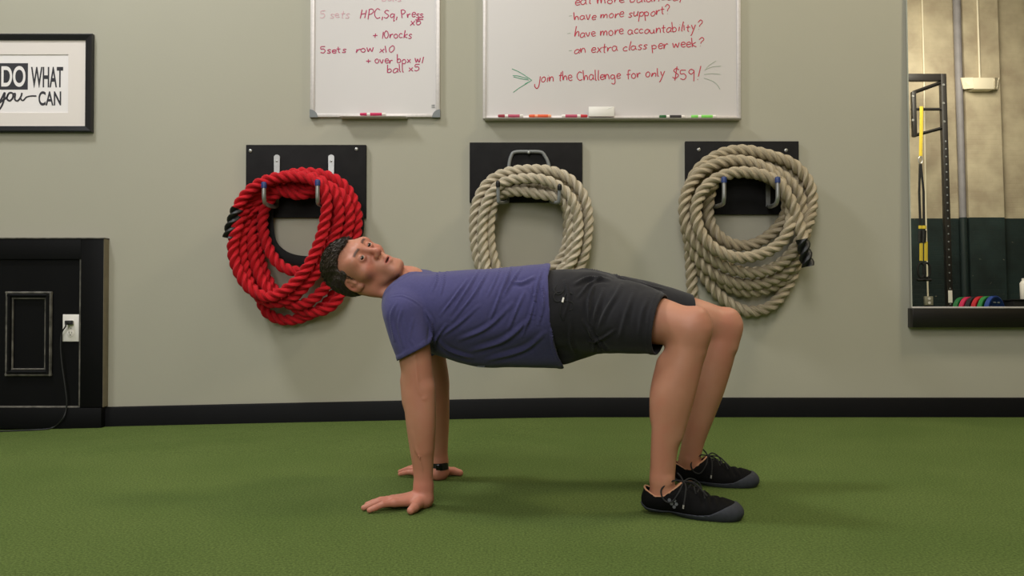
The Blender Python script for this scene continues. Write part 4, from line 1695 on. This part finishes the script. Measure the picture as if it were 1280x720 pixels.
# legs
NLEG = [(745, 392, 2.40, 40), (790, 396, 2.32, 34), (822, 401, 2.255, 29.5), (846, 406, 2.215, 25.5), (862, 411, 2.20, 24.5)]
limb(BD, NLEG, .015)
limb(BD, [(862, 411, 2.20, 24.5), (856, 440, 2.205, 24.5), (848, 467, 2.21, 25.5), (840.5, 497, 2.215, 25.0), (835.5, 530, 2.22, 20.5), (830.5, 560, 2.225, 16.8), (828.5, 585, 2.23, 15.6), (827.5, 602, 2.232, 15.6), (828, 618, 2.235, 13)], .02)
limb(BD, [(872, 397, 2.185, 13), (876, 411, 2.18, 12), (871, 436, 2.19, 10)], .02)
limb(BD, [(833, 455, 2.22, 11), (826, 490, 2.23, 11), (823, 520, 2.235, 8)], .025)
limb(BD, [(871, 440, 2.19, 6), (860, 490, 2.195, 6), (846, 545, 2.21, 5)], .02)
BD.cap(P(834, 600, 2.212), P(834, 602, 2.212), .010, .010, .014)
FLEG = [(755, 388, 2.53, 34), (810, 388, 2.55, 29), (862, 396, 2.56, 24.5), (890, 403, 2.565, 22), (904, 408, 2.57, 20.5)]
limb(BD, FLEG, .015)
limb(BD, [(904, 408, 2.57, 20.5), (900, 432, 2.57, 20.5), (893, 457, 2.575, 21), (884, 487, 2.58, 20.5), (877, 515, 2.585, 17), (867.5, 548, 2.59, 14), (863, 568, 2.59, 13.2), (861, 580, 2.592, 13.2), (862, 592, 2.595, 11.5)], .02)
limb(BD, [(912, 397, 2.555, 11), (917, 408, 2.55, 10), (913, 432, 2.555, 8)], .02)
BD.cap(P(860, 576, 2.572), P(860, 577, 2.572), .010, .010, .014)
# feet inside the shoes
NF0, NFY = G(827, 2.235, 0), -.34
FF0, FFY = G(861, 2.595, 0), -.16


def footf(f0, yaw, x, y, z):
    c, s = math.cos(yaw), math.sin(yaw)
    return np.array([f0[0] + c * x - s * y, f0[1] + s * x + c * y, z])


for f0, yw in ((NF0, NFY), (FF0, FFY)):
    BD.chain([footf(f0, yw, -.020, 0, .035), footf(f0, yw, .02, 0, .045), footf(f0, yw, .10, 0, .028), footf(f0, yw, .155, 0, .024)], [.022, .025, .018, .012], .02)

BDF = BD.a.copy()
co, fc = keep_big(*BD.mesh(), 2000)
co = relax(co, fc, 2)
wl = ((np.linalg.norm(co - HC, axis=1) > .14) & (co[:, 2] > .07)).astype(float)[:, None]
co = relax(co, fc, 14, .5, wl)


def smooth(x, a, b):
    t = np.clip((x - a) / (b - a), 0, 1)
    return t * t * (3 - 2 * t)


def skin_color(co):
    base = np.array(lin((184, 129, 104))[:3])
    red = np.array(lin((180, 96, 82))[:3])
    pale = np.array(lin((208, 158, 134))[:3])
    lip = np.array(lin((176, 98, 88))[:3])
    dark = np.array(lin((70, 30, 26))[:3])
    col = np.tile(base, (len(co), 1))

    def mix(w, c):
        nonlocal col
        w = np.clip(w, 0, 1)[:, None]
        col = col * (1 - w) + c * w
    n = fbm(co, 55, 3, 3)
    mix(.18 * smooth(n, 0, .7), red)
    mix(.15 * smooth(-n, 0, .7), pale)
    q = (co - HC) / HS
    l, f, u = q @ HL, q @ HF, q @ HU
    inh = (np.abs(l) < .1) & (np.abs(f) < .13) & (np.abs(u) < .15)

    def blob(c, r, soft=.6):
        d = np.sqrt(((l - c[0]) / r[0]) ** 2 + ((f - c[1]) / r[1]) ** 2 + ((u - c[2]) / r[2]) ** 2)
        return np.where(inh, 1 - smooth(d, soft, 1.0), 0)
    mix(.22 * inh.astype(float), red)
    for s in (-1, 1):
        mix(.45 * blob((s * .045, .07, -.03), (.03, .04, .025), .1), red)
        mix(.5 * blob((s * .085, -.01, -.012), (.02, .03, .04), .3), red)
        mix(.35 * blob((s * .031, .085, -.012), (.02, .02, .012), .2), np.array(lin((150, 96, 86))[:3]))
        # brows
        bx = s * l
        arch = .0205 + .0035 * np.sin(np.clip((bx - .012) / .04, 0, 1) * PI)
        bw = smooth(bx, .010, .016) * (1 - smooth(bx, .042, .049)) * (1 - smooth(np.abs(u - arch), .003, .0055)) * (f > .04) * inh
        mix(.85 * bw, np.array(lin((52, 36, 28))[:3]))
        mix(.9 * blob((s * .0065, .1, -.0445), (.004, .007, .0045), .5), dark)
    mix(.55 * blob((0, .112, -.034), (.018, .02, .016), .2), red)
    mix(.9 * blob((0, .093, -.0715), (.0235, .014, .0135), .6), lip)
    mix(1.0 * blob((0, .090, -.0712), (.0185, .0125, .0036), .7), dark)
    # beard shadow
    mix(.30 * blob((0, .06, -.095), (.075, .06, .045), .35), np.array(lin((128, 92, 80))[:3]))
    # redder hands, knees and elbows
    x, y, z = co[:, 0], co[:, 1], co[:, 2]
    mix(.45 * (1 - smooth(z, .05, .13)) * (x < 0.1), np.array(lin((200, 122, 106))[:3]))
    for kc, r in ((P(866, 412, 2.19), .075), (P(908, 410, 2.56), .075)):
        d = np.linalg.norm(co - kc, axis=1)
        mix(.18 * (1 - smooth(d, .3 * r, r)), red)
    return col


def attr_mat(name, rough, sss):
    m = mat(name, (200, 150, 125), rough, spec=.4, sss=sss, bump=(240, .12, .001))
    nt = m.node_tree
    a = nt.nodes.new('ShaderNodeAttribute')
    a.attribute_name = 'pigment'
    nt.links.new(a.outputs['Color'], nt.nodes['Principled BSDF'].inputs['Base Color'])
    return m


M['skin'] = attr_mat('skin', .5, .12)
body = np_mesh('body', co, fc, M['skin'], man, skin_color(co))
body['label'] = 'bare skin of face, arms and legs'

# eyes
eye_white = mat('eye_white', (222, 212, 206), .2)
eye_iris = mat('brown_iris', (74, 48, 32), .15)
eye_pupil = mat('pupil', (8, 7, 7), .1)
gaze = HF * .92 + HL * -.10 + np.array([.1, -.25, -.1])
gaze /= np.linalg.norm(gaze)
for q in (-1, 1):
    mb = MB()
    c = H(q * .031, .0775, 0)
    r = .0128 * HS
    prof = [(r * math.cos(a), r * math.sin(a)) for a in np.linspace(PI - .02, .02, 20)]
    mb.lathe(c, gaze, prof, 24)
    e = mb.build('eye', [eye_white, eye_iris, eye_pupil], body)
    for p in e.data.polygons:
        cc = Vector(p.center) + Vector(root_loc(body)) - Vector(c)
        an = cc.normalized().dot(Vector(gaze))
        p.material_index = 2 if an > .95 else (1 if an > .80 else 0)

# hair
HR = Field(HC - .19, HC + .19, .0024)
HR.ell(H(0, -.010, .026), (.081 * HS, .099 * HS, .090 * HS), HM, 0)
HR.ell(H(0, -.022, -.012), (.068 * HS, .070 * HS, .056 * HS), HM, .02)
for sd in (-1, 1):
    HR.cap(H(sd * .066, .032, .022), H(sd * .067, .026, -.016), .0085 * HS, .0070 * HS, .006)
X, Y, Z = np.meshgrid(*HR.axes(), indexing='ij')
q = np.stack([X, Y, Z], -1).reshape(-1, 3)
qq = (q - HC) / HS
l, f, u = qq @ HL, qq @ HF, qq @ HU
al = np.abs(l)
hl = np.interp(u, [-.10, -.078, -.055, -.035, -.02, .0, .022, .036, .052, .066, .080, .1, .14],
               [-.20, -.10, -.070, -.045, -.008, .038, .042, .036, .044, .062, .088, .12, .2])
hl = hl + np.where(u > .04, .014 * np.cos(np.clip(al / .05, 0, 1) * PI), 0)
HR.a = np.maximum(HR.a, ((f - hl) * HS * .7).reshape(HR.a.shape).astype(np.float32))
HR.a += (.0010 * np.sin(q @ np.array([310., 120, 80])) * np.sin(q @ np.array([-90., 260, 190]))).reshape(HR.a.shape).astype(np.float32)
hco, hfc = keep_big(*HR.mesh(), 500)
hn = vnormals(hco, hfc)
hq = (hco - HC) / HS
hco = hco + hn * (.0007 * np.sin((hq @ HL) * 700 + 3 * np.sin((hq @ HF) * 60)))[:, None]
M['hair'] = mat('dark_brown_hair', (66, 53, 45), .55, noise=(120, .5), bump=(260, .8, .003))
hair = np_mesh('hair', hco, hfc, M['hair'], man)
hair['label'] = 'short dark brown hair'
# short tufts along the hair
rnd = random.Random(4)
hn = vnormals(hco, hfc)
mb = MB()
hq = (hco - HC) / HS
cand = np.where((np.linalg.norm(hco - HC, axis=1) > .075 * HS))[0]
for _ in range(3200):
    i = cand[rnd.randrange(len(cand))]
    p, nn = hco[i], hn[i]
    if (hq[i] @ HU) < -.03:
        continue
    flow = HF * .9 - HU * .2 + HL * rnd.uniform(-.35, .35) if hq[i] @ HU > .055 else -HU * .8 - HF * .3 + HL * rnd.uniform(-.2, .2)
    flow = flow - (flow @ nn) * nn
    flow /= np.linalg.norm(flow) + 1e-9
    ln = rnd.uniform(.008, .016) * (1.15 if hq[i] @ HU > .06 else .7)
    p0 = p - nn * .0015
    mb.tube([p0, p0 + flow * ln * .5 + nn * .0026, p0 + flow * ln + nn * .0026], [.0008, .0007, .0002], 3)
mb.build('tufts', M['hair'], hair)
hair.children[0]['kind'] = 'stuff'


# ------------------------------------------------------------------ clothes
def cloth_field(lo, hi, h=.003):
    return Field(lo, hi, h)


def fold(co, nrm, lines, side=0.0):
    """raises soft creases: lines are ([(px, py), ...] at depth d, width m, height m)"""
    out = np.zeros(len(co))
    for pts, d, wd, hg in lines:
        wd = wd * .62
        q = np.array([P(a, b, d)[[0, 2]] for a, b in pts])
        q = resample(spline(q, .006), .006)
        tt = np.linspace(0, 1, len(q))
        best = np.full(len(co), 9.0)
        amp = np.zeros(len(co))
        xz = co[:, [0, 2]]
        for i in range(len(q)):
            dd = (xz[:, 0] - q[i, 0]) ** 2 + (xz[:, 1] - q[i, 1]) ** 2
            m = dd < best
            best[m] = dd[m]
            amp[m] = math.sin(PI * min(max(tt[i], .02), .98)) ** .6
        e = np.sqrt(best)
        out += 1.55 * hg * amp * (np.exp(-(e / wd) ** 2) - .45 * np.exp(-((e - 1.7 * wd) / (1.1 * wd)) ** 2))
    front = smooth(-nrm[:, 1] + side, -.15, .35)
    return co + nrm * (out * front)[:, None]


# ---- t-shirt
TL, TH = (-.42, CAM_Y + 2.10, .30), (.20, CAM_Y + 2.80, .76)
TS = cloth_field(TL, TH)


def torso(B, off=0.0):
    o = off * FPX / 2.4
    for d, r in ((2.365, 1.0), (2.45, 1.02), (2.535, .98)):
        c = [(505, 384, d, 26), (530, 386, d, 42), (570, 388, d, 50), (620, 388, d, 53), (665, 385, d, 54), (715, 384, d, 57)]
        B.chain([P(a, b + (0 if d < 2.5 else -2), d) for a, b, d, _ in c], [px2r(q * r * .97 + o, d) for _, _, d, q in c], .03)
    for d in (2.40, 2.47):
        c = [(556, 412, d, 31), (600, 422, d, 35), (650, 424, d, 34), (700, 422, d, 37), (725, 422, d, 38)]
        B.chain([P(a, b, d) for a, b, d, _ in c], [px2r(q + o, d) for _, _, d, q in c], .04)
    # shoulders and yoke
    c = [(503, 385, 2.32, 25), (511, 369, 2.40, 27), (520, 364, 2.50, 27), (524, 364, 2.60, 24)]
    B.chain([P(a, b, d) for a, b, d, _ in c], [px2r(q + o, d) for _, _, d, q in c], .03)


def sleeves(B, off=0.0, ext=1.0):
    o = off * FPX / 2.3
    c = [(507, 393, 2.30, 28), (511, 412, 2.295, 26.5), (517, 434, 2.29, 24.5), (522, 452, 2.29, 23.0)]
    B.chain([P(a, b, d) for a, b, d, _ in c], [px2r(q + o, d) for _, _, d, q in c], .012)


def fsleeve(B, off=0.0):
    o = off * FPX / 2.65
    c = [(526, 380, 2.63, 24), (533, 410, 2.645, 23), (540, 440, 2.655, 21.5), (545, 465, 2.655, 20)]
    B.chain([P(a, b, d) for a, b, d, _ in c], [px2r(q + o, d) for _, _, d, q in c], .012)


def half(B, p, n):
    """signed distance to the plane through p with outward normal n, over the whole grid"""
    n = np.array(n, float)
    n /= np.linalg.norm(n)
    ax = B.axes()
    return ((ax[0][:, None, None] - p[0]) * n[0] + (ax[1][None, :, None] - p[1]) * n[1] + (ax[2][None, None, :] - p[2]) * n[2]).astype(np.float32)


def smin(a, b, k):
    h = np.maximum(k - np.abs(a - b), 0) / k
    return np.minimum(a, b) - h * h * k * .25


torso(TS)
s1 = Field(0, 0, 0, TS)
sleeves(s1)
hem_p, hem_n = P(518, 440, 2.29), P(527, 457, 2.29) - P(518, 440, 2.29)
hp = half(TS, hem_p, hem_n)
s1.a = np.maximum(s1.a - .0016 * (np.abs(hp + .006) < .006), hp)
s2 = Field(0, 0, 0, TS)
fsleeve(s2)
s2.a = np.maximum(s2.a, half(TS, P(541, 444, 2.655), P(548, 460, 2.655) - P(541, 444, 2.655)))
outer = smin(smin(TS.a, s1.a, .012), s2.a, .012)
TI = Field(0, 0, 0, TS)
THK = .0065
torso(TI, -THK)
i1 = Field(0, 0, 0, TS)
sleeves(i1, -THK)
fsleeve(i1, -THK)
inner = np.minimum(TI.a, i1.a)
# neck opening and hem
n_img = P(521, 337, 2.42) - P(480, 371, 2.42)
nk = half(TS, P(500.5, 354.5, 2.44), (-.66, .10, .74))
colr = np.abs(nk + .007) < .007
outer = outer - .0014 * colr
zz = np.array([P(0, y, 2.40)[2] for y in (470, 460, 442, 420, 400, 370, 348, 324, 300)])[::1]
xx = np.array([P(x, y, 2.40)[0] for x, y in ((707, 470), (705, 460), (696, 442), (689, 420), (685, 400), (683, 370), (683, 348), (690, 324), (694, 300))])
ax = TS.axes()
xh = np.interp(ax[2], zz, xx)
hemd = (ax[0][:, None, None] - xh[None, None, :] + 0 * ax[1][None, :, None]).astype(np.float32)
outer = outer - .0012 * (np.abs(hemd + .009) < .006)
TS.a = np.maximum(np.maximum(outer, -inner), np.maximum(nk, hemd)).astype(np.float32)
co, fc = keep_big(*TS.mesh(), 3000)
co = relax(co, fc, 2)
nr = vnormals(co, fc)
SF = [
    ([(497, 378), (490, 396), (494, 425)], 2.27, .006, .0035), ([(505, 385), (500, 405), (506, 432)], 2.27, .006, .003), ([(518, 398), (514, 420), (520, 432)], 2.27, .006, .002),
    ([(491, 371), (505, 370), (520, 376), (532, 386)], 2.3, .0035, .002), ([(533, 388), (541, 404), (539, 430)], 2.3, .006, .005),
    ([(545, 334), (548, 350), (543, 366)], 2.36, .005, .003), ([(556, 336), (557, 352), (553, 372)], 2.36, .005, .0025),
    ([(585, 350), (570, 372), (553, 394)], 2.34, .0055, .004), ([(600, 335), (588, 358), (566, 392)], 2.34, .006, .004), ([(612, 336), (594, 368), (568, 400)], 2.34, .006, .004),
    ([(600, 382), (575, 404), (552, 420)], 2.33, .007, .003),
    ([(640, 330), (632, 352), (618, 388), (612, 402)], 2.33, .0065, .0048), ([(652, 334), (640, 352), (626, 376)], 2.33, .006, .004),
    ([(668, 346), (652, 354), (640, 352)], 2.33, .007, .004), ([(678, 336), (672, 352), (664, 388), (652, 420)], 2.33, .006, .005), ([(662, 358), (669, 378), (666, 398)], 2.33, .005, .005),
    ([(676, 352), (678, 380), (672, 405)], 2.33, .0055, .0045), ([(655, 366), (645, 388), (636, 410)], 2.33, .007, .004),
    ([(640, 380), (610, 408), (575, 424)], 2.33, .009, .004), ([(662, 398), (630, 424), (590, 438)], 2.33, .010, .0045), ([(680, 415), (655, 436), (610, 450)], 2.33, .010, .004),
    ([(688, 410), (690, 430), (698, 452)], 2.33, .006, .004), ([(548, 424), (562, 438), (590, 448)], 2.33, .008, .004), ([(560, 405), (546, 424), (541, 440)], 2.33, .006, .004),
    ([(625, 330), (622, 345), (610, 372)], 2.34, .005, .0025),
]
co = fold(co, nr, SF, .25)
co = co + nr * (.0009 * fbm(co, 60, 8, 2))[:, None]
M['shirt'] = mat('blue_cotton', (78, 76, 120), .95, spec=.1, sheen=.12, noise=(150, .12), bump=(700, .3, .0006))
shirt = np_mesh('t_shirt', co, fc, M['shirt'], man)
shirt['label'] = 'loose blue short-sleeved t-shirt'
mb = MB()
for k in range(4):
    mb.tube([P(597 + k * 2.4, 459.3, 2.352), P(598 + k * 2.4, 457.6, 2.348)], .0011, 5)
mb.build('small_print', mat('pale_print', (150, 152, 176), .8), shirt)

# ---- shorts
ST = cloth_field((.04, CAM_Y + 2.10, .28), (.60, CAM_Y + 2.78, .72))


def pelvis(B, off=0.0):
    o = off * FPX / 2.4
    for d in (2.36, 2.45, 2.54):
        c = [(640, 388, d, 44), (700, 386, d, 49), (735, 388, d, 50)]
        B.chain([P(a, b, d) for a, b, d, _ in c], [px2r(q + o, d) for _, _, d, q in c], .03)
    c = [(700, 418, 2.44, 38), (716, 414, 2.45, 37), (732, 408, 2.46, 36)]
    B.chain([P(a, b, d) for a, b, d, _ in c], [px2r(q + o, d) for _, _, d, q in c], .03, fine=False)


NC = [(728, 392, 2.40, 50), (755, 395, 2.35, 47.5), (785, 397, 2.295, 45.5), (810, 402, 2.255, 40.5), (828, 408, 2.23, 37), (850, 413, 2.19, 35)]
FC = [(735, 383, 2.52, 45), (775, 385, 2.54, 40), (815, 388, 2.555, 34), (850, 393, 2.56, 28.5), (885, 400, 2.565, 26)]


def leg_cloth(B, c, off, k):
    o = off * FPX / 2.4
    B.chain([P(a, b, d) for a, b, d, _ in c], [px2r(q + o, d) for _, _, d, q in c], k)


pelvis(ST)
n1 = Field(0, 0, 0, ST)
leg_cloth(n1, NC, 0, 0)
f1 = Field(0, 0, 0, ST)
leg_cloth(f1, FC, 0, 0)
pn = half(ST, P(826, 407, 2.235), (1.0, -.46, -.15))
pf = half(ST, P(861, 394, 2.56), P(885, 398, 2.565) - P(850, 392, 2.56))
n1.a = np.maximum(n1.a - .0015 * (np.abs(pn + .014) < .002), pn)
f1.a = np.maximum(f1.a, pf)
outer = smin(smin(ST.a, n1.a, .02), f1.a, .02)
STI = Field(0, 0, 0, ST)
pelvis(STI, -.007)
leg_cloth(STI, NC, -.007, 0)
leg_cloth(STI, FC, -.007, 0)
xs_ = ax = ST.axes()
wst = (P(672, 380, 2.4)[0] - ax[0])[:, None, None] + 0 * ax[1][None, :, None] + 0 * ax[2][None, None, :]
ST.a = np.maximum(np.maximum(outer, -STI.a), wst).astype(np.float32)
co, fc = keep_big(*ST.mesh(), 3000)
co = relax(co, fc, 2)
nr = vnormals(co, fc)
BF = [
    ([(704, 352), (708, 372), (702, 398)], 2.34, .006, .004), ([(716, 356), (735, 348), (760, 350)], 2.33, .007, .0055), ([(720, 372), (735, 355), (752, 347)], 2.33, .006, .004),
    ([(742, 352), (733, 378), (736, 420)], 2.32, .007, .0045), ([(752, 362), (741, 392), (738, 415)], 2.31, .008, .004), ([(775, 356), (756, 385), (745, 410)], 2.29, .008, .0035),
    ([(737, 418), (748, 430), (758, 440)], 2.31, .006, .005), ([(726, 400), (738, 420), (742, 440)], 2.33, .007, .004), ([(790, 362), (778, 392), (770, 425)], 2.27, .009, .003),
    ([(806, 372), (797, 392), (794, 418)], 2.25, .008, .0025), ([(764, 412), (748, 424), (735, 428)], 2.29, .007, .004), ([(710, 398), (712, 425), (720, 443)], 2.34, .008, .004),
    ([(768, 340), (780, 350), (798, 356)], 2.50, .005, .004), ([(725, 334), (745, 338), (760, 342)], 2.45, .005, .004), ([(800, 352), (812, 358), (830, 362)], 2.52, .005, .003),
]
co = fold(co, nr, BF, .5)
co = co + nr * (.0016 * fbm(co, 45, 5, 3))[:, None]
M['shorts'] = mat('black_shorts_cloth', (38, 37, 41), .85, spec=.2, sheen=.12, noise=(60, .2), bump=(600, .3, .0006))
shorts = np_mesh('shorts', co, fc, M['shorts'], man)
shorts['label'] = 'black knee-length shorts with a drawstring'
M['lace'] = mat('black_lace', (20, 20, 21), .8)
mb = MB()


def on_shorts(a, b, lift=0.0):
    return P(a, b, 2.36 - px2r(math.sqrt(max(50.5 ** 2 - (b - 388) ** 2, 60)), 2.3) - lift)


for pts in ([(698, 345), (702, 352), (701, 364), (694, 368), (690, 362), (694, 356)], [(701, 364), (692, 366), (689, 371), (692, 377), (700, 376)], [(701, 375), (706, 366), (713, 368)], [(700, 376), (697, 390), (701, 400)], [(702, 376), (712, 378), (713, 386), (708, 388)]):
    mb.tube(spline([on_shorts(a + 3, b) for a, b in pts], .004), .0022, 6)
ds = mb.build('drawstring', M['lace'], shorts)
mb = MB()
mb.tube([on_shorts(704.5, 372, .002), on_shorts(703, 378, .002)], .0026, 8)
mb.build('cord_tip', M['white_plastic'], ds)

# ---- wristband on the far arm
mb = MB()
wc = P(549.2, 582, 2.67)
aw = P(549.4, 592, 2.67) - P(548.6, 575, 2.67)
mb.lathe(wc, aw, [(-.0115, .0262), (-.011, .0285), (.011, .0285), (.0115, .0262)], 28)
wb_ = mb.build('wristband', M['black_rubber'], man)
wb_['label'] = 'black fitness wristband on the far wrist'
mb = MB()
mb.box(wc[0] - .008, wc[0] + .012, wc[1] - .031, wc[1] - .026, wc[2] - .009, wc[2] + .009, .002)
mb.build('display', mat('dark_display', (10, 11, 14), .15), wb_)


# ---- shoes
def shoe(f0, yaw, label, near):
    c, s = math.cos(yaw), math.sin(yaw)
    Rz = np.array([[c, -s, 0], [s, c, 0], [0, 0, 1]])

    def T(v):
        v = np.array(v, float)
        return v @ Rz.T + np.array([f0[0], f0[1], 0])
    F_ = Field((-.07, -.075, -.004), (.235, .075, .15), .0024)

    def last(B, o=0.0):
        B.chain([(-.022, 0, .038), (.02, 0, .043), (.07, .002, .040)], [.031 + o, .034 + o, .034 + o], .015, fine=False)
        B.ell((.115, .003, .022), (.075 + o, .045 + o, .033 + o), None, .02)
        B.ell((.160, .006, .019), (.045 + o, .041 + o, .026 + o), None, .02)
        B.chain([(.0, 0, .045), (.045, 0, .060), (.10, .001, .040)], [.030 + o, .026 + o, .026 + o], .015, fine=False)
        B.cap((-.015, 0, .05), (-.010, 0, .12), .031 + o, .033 + o, .01)
    last(F_)
    I_ = Field(0, 0, 0, F_)
    last(I_, -.005)
    ax = F_.axes()
    zc = np.interp(ax[0], [-.07, -.05, -.035, -.01, .01, .035, .055, .07, .25], [.076, .074, .064, .051, .053, .071, .088, .15, .15])
    cut = (ax[2][None, None, :] - zc[:, None, None] + 0 * ax[1][None, :, None]).astype(np.float32)
    base = np.broadcast_to((.006 - ax[2])[None, None, :], F_.a.shape)
    up = np.maximum(np.maximum(F_.a, -I_.a), np.maximum(cut, base)).astype(np.float32)
    out = F_.a.copy()
    F_.a = up
    co, fc = keep_big(*F_.mesh(), 800)
    co = relax(co, fc, 2)
    nr = vnormals(co, fc)
    # creases over the toes
    cr = .0022 * np.sin((co[:, 0] - .35 * np.abs(co[:, 1])) * 300) * smooth(co[:, 0], .09, .11) * (1 - smooth(co[:, 0], .145, .165)) * smooth(co[:, 2], .03, .045)
    co = co + nr * cr[:, None]
    sh = np_mesh('shoe', T(co), fc, M['shoe'], man)
    sh['label'] = label
    # sole: slab with a lip wrapped up around heel and toe
    S_ = Field(0, 0, 0, I_)
    S_.lo, S_.h, S_.n = I_.lo, I_.h, I_.n
    lipz = np.interp(ax[0], [-.07, -.05, -.035, .0, .05, .10, .13, .165, .20, .24], [.034, .030, .019, .015, .013, .013, .018, .036, .050, .05])
    S_.a = np.maximum(np.maximum(out - .0028, (ax[2][None, None, :] - lipz[:, None, None])), np.maximum(-(out + .004), -ax[2][None, None, :] - .0)).astype(np.float32)
    slab = np.maximum(out - .0028, np.maximum(ax[2][None, None, :] - .009, -ax[2][None, None, :]))
    S_.a = np.minimum(S_.a, slab).astype(np.float32)
    co, fc = keep_big(*S_.mesh(), 300)
    co = relax(co, fc, 2)
    so = np_mesh('sole', T(co), fc, M['sole'], sh)
    so['label'] = 'dark grey rubber sole wrapped up over the toe'
    # beige lining rim
    rim = []
    for sg, rng in ((1, np.linspace(-.048, .052, 24)), (-1, np.linspace(.052, -.048, 24))):
        for x in rng:
            z = np.interp(x, ax[0], zc)
            ix, iz = int(round((x - F_.lo[0]) / F_.h)), int(round((z - .003 - F_.lo[2]) / F_.h))
            col = out[ix, :, iz]
            ys = ax[1][np.where(col < 0)[0]]
            if len(ys):
                rim.append((x, (ys.max() if sg > 0 else ys.min()) - sg * .0028, z - .0002))
    mb = MB()
    rp = np.array(rim)
    rp = np.vstack([rp, rp[:1]])
    mb.tube(T(resample(rp, .004)), .0024, 6)
    mb.build('collar_lining', M['lining'], sh)
    # laces: cross bars, bow loops and ends
    tops = []
    for x in np.linspace(.062, .108, 5):
        ix = int(round((x - F_.lo[0]) / F_.h))
        iy = int(round((0 - F_.lo[1]) / F_.h))
        col = out[ix, iy, :]
        w = np.where(col < 0)[0]
        tops.append((x, ax[2][w.max()]))
    for i, (x, z) in enumerate(tops):
        mb = MB()
        sg = 1 if i % 2 else -1
        mb.tube(T(spline([(x - .006 * sg, -.022, z - .012), (x, -.008, z + .001), (x + .002, .008, z + .001), (x + .006 * sg, .022, z - .012)], .004)), .0022, 6)
        mb.build('lace', M['lace'], sh)
    x0, z0 = tops[0]
    k0 = (x0 - .006, 0, z0 + .006)
    for pts in ([k0, (x0 - .03, -.022, z0 + .010), (x0 - .056, -.036, z0 - .010), (x0 - .050, -.040, z0 - .035), (x0 - .03, -.040, z0 - .040), (x0 - .012, -.030, z0 - .015), k0],
                [k0, (x0 + .01, .025, z0 + .010), (x0 + .03, .040, z0 - .004), (x0 + .035, .036, z0 - .020), (x0 + .015, .025, z0 - .004), k0],
                [k0, (x0 + .004, -.022, z0 - .002), (x0 + .004, -.038, z0 - .026), (x0 + .001, -.046, z0 - .050)],
                [k0, (x0 + .025, -.012, z0 + .006), (x0 + .045, -.020, z0 - .010), (x0 + .058, -.024, z0 - .022)],
                [k0, (x0 - .012, .004, z0 + .016), (x0 - .022, .006, z0 + .026)]):
        mb = MB()
        mb.tube(T(spline(pts, .004)), .0021, 6)
        mb.build('lace', M['lace'], sh)
    mb = MB()
    e0, e1 = np.array([x0 + .0015, -.0448, z0 - .044]), np.array([x0 + .0005, -.0462, z0 - .053])
    mb.tube(T(np.array([e0, e1])), .0023, 6)
    mb.build('lace_tip', M['lace_tip'], sh)
    # five raised hexagons on the outer side
    if near:
        for hx, hz in ((.026, .046), (.039, .045), (.0315, .0370), (.0435, .0365), (.0375, .0285)):
            ix, iz = int(round((hx - F_.lo[0]) / F_.h)), int(round((hz - F_.lo[2]) / F_.h))
            ys = ax[1][np.where(out[ix, :, iz] < 0)[0]]
            y = ys.min()
            mb = MB()
            pts = [(hx + .0046 * math.cos(a), y - .0030, hz + .0046 * math.sin(a)) for a in np.linspace(0, 2 * PI, 7)[:-1]]
            mb.prism(T(np.array(pts)), tuple(Rz @ np.array([0, .004, 0])))
            mb.build('hexagon_mark', M['shoe_mark'], sh, smooth=False)


M['shoe'] = mat('black_mesh_fabric', (12, 11, 12), .85, spec=.15, noise=(200, .35), bump=(900, .5, .0008))
M['sole'] = mat('dark_grey_rubber', (58, 60, 67), .7, spec=.25, noise=(70, .25))
M['lining'] = mat('tan_lining', (186, 136, 104), .8)
M['lace_tip'] = mat('lace_tip_plastic', (150, 146, 140), .4)
M['shoe_mark'] = mat('grey_reflective_mark', (92, 94, 98), .5)
shoe(NF0, NFY, 'black shoe nearer the camera, five grey hexagons on its side', True)
shoe(FF0, FFY, 'black shoe on the far foot', False)
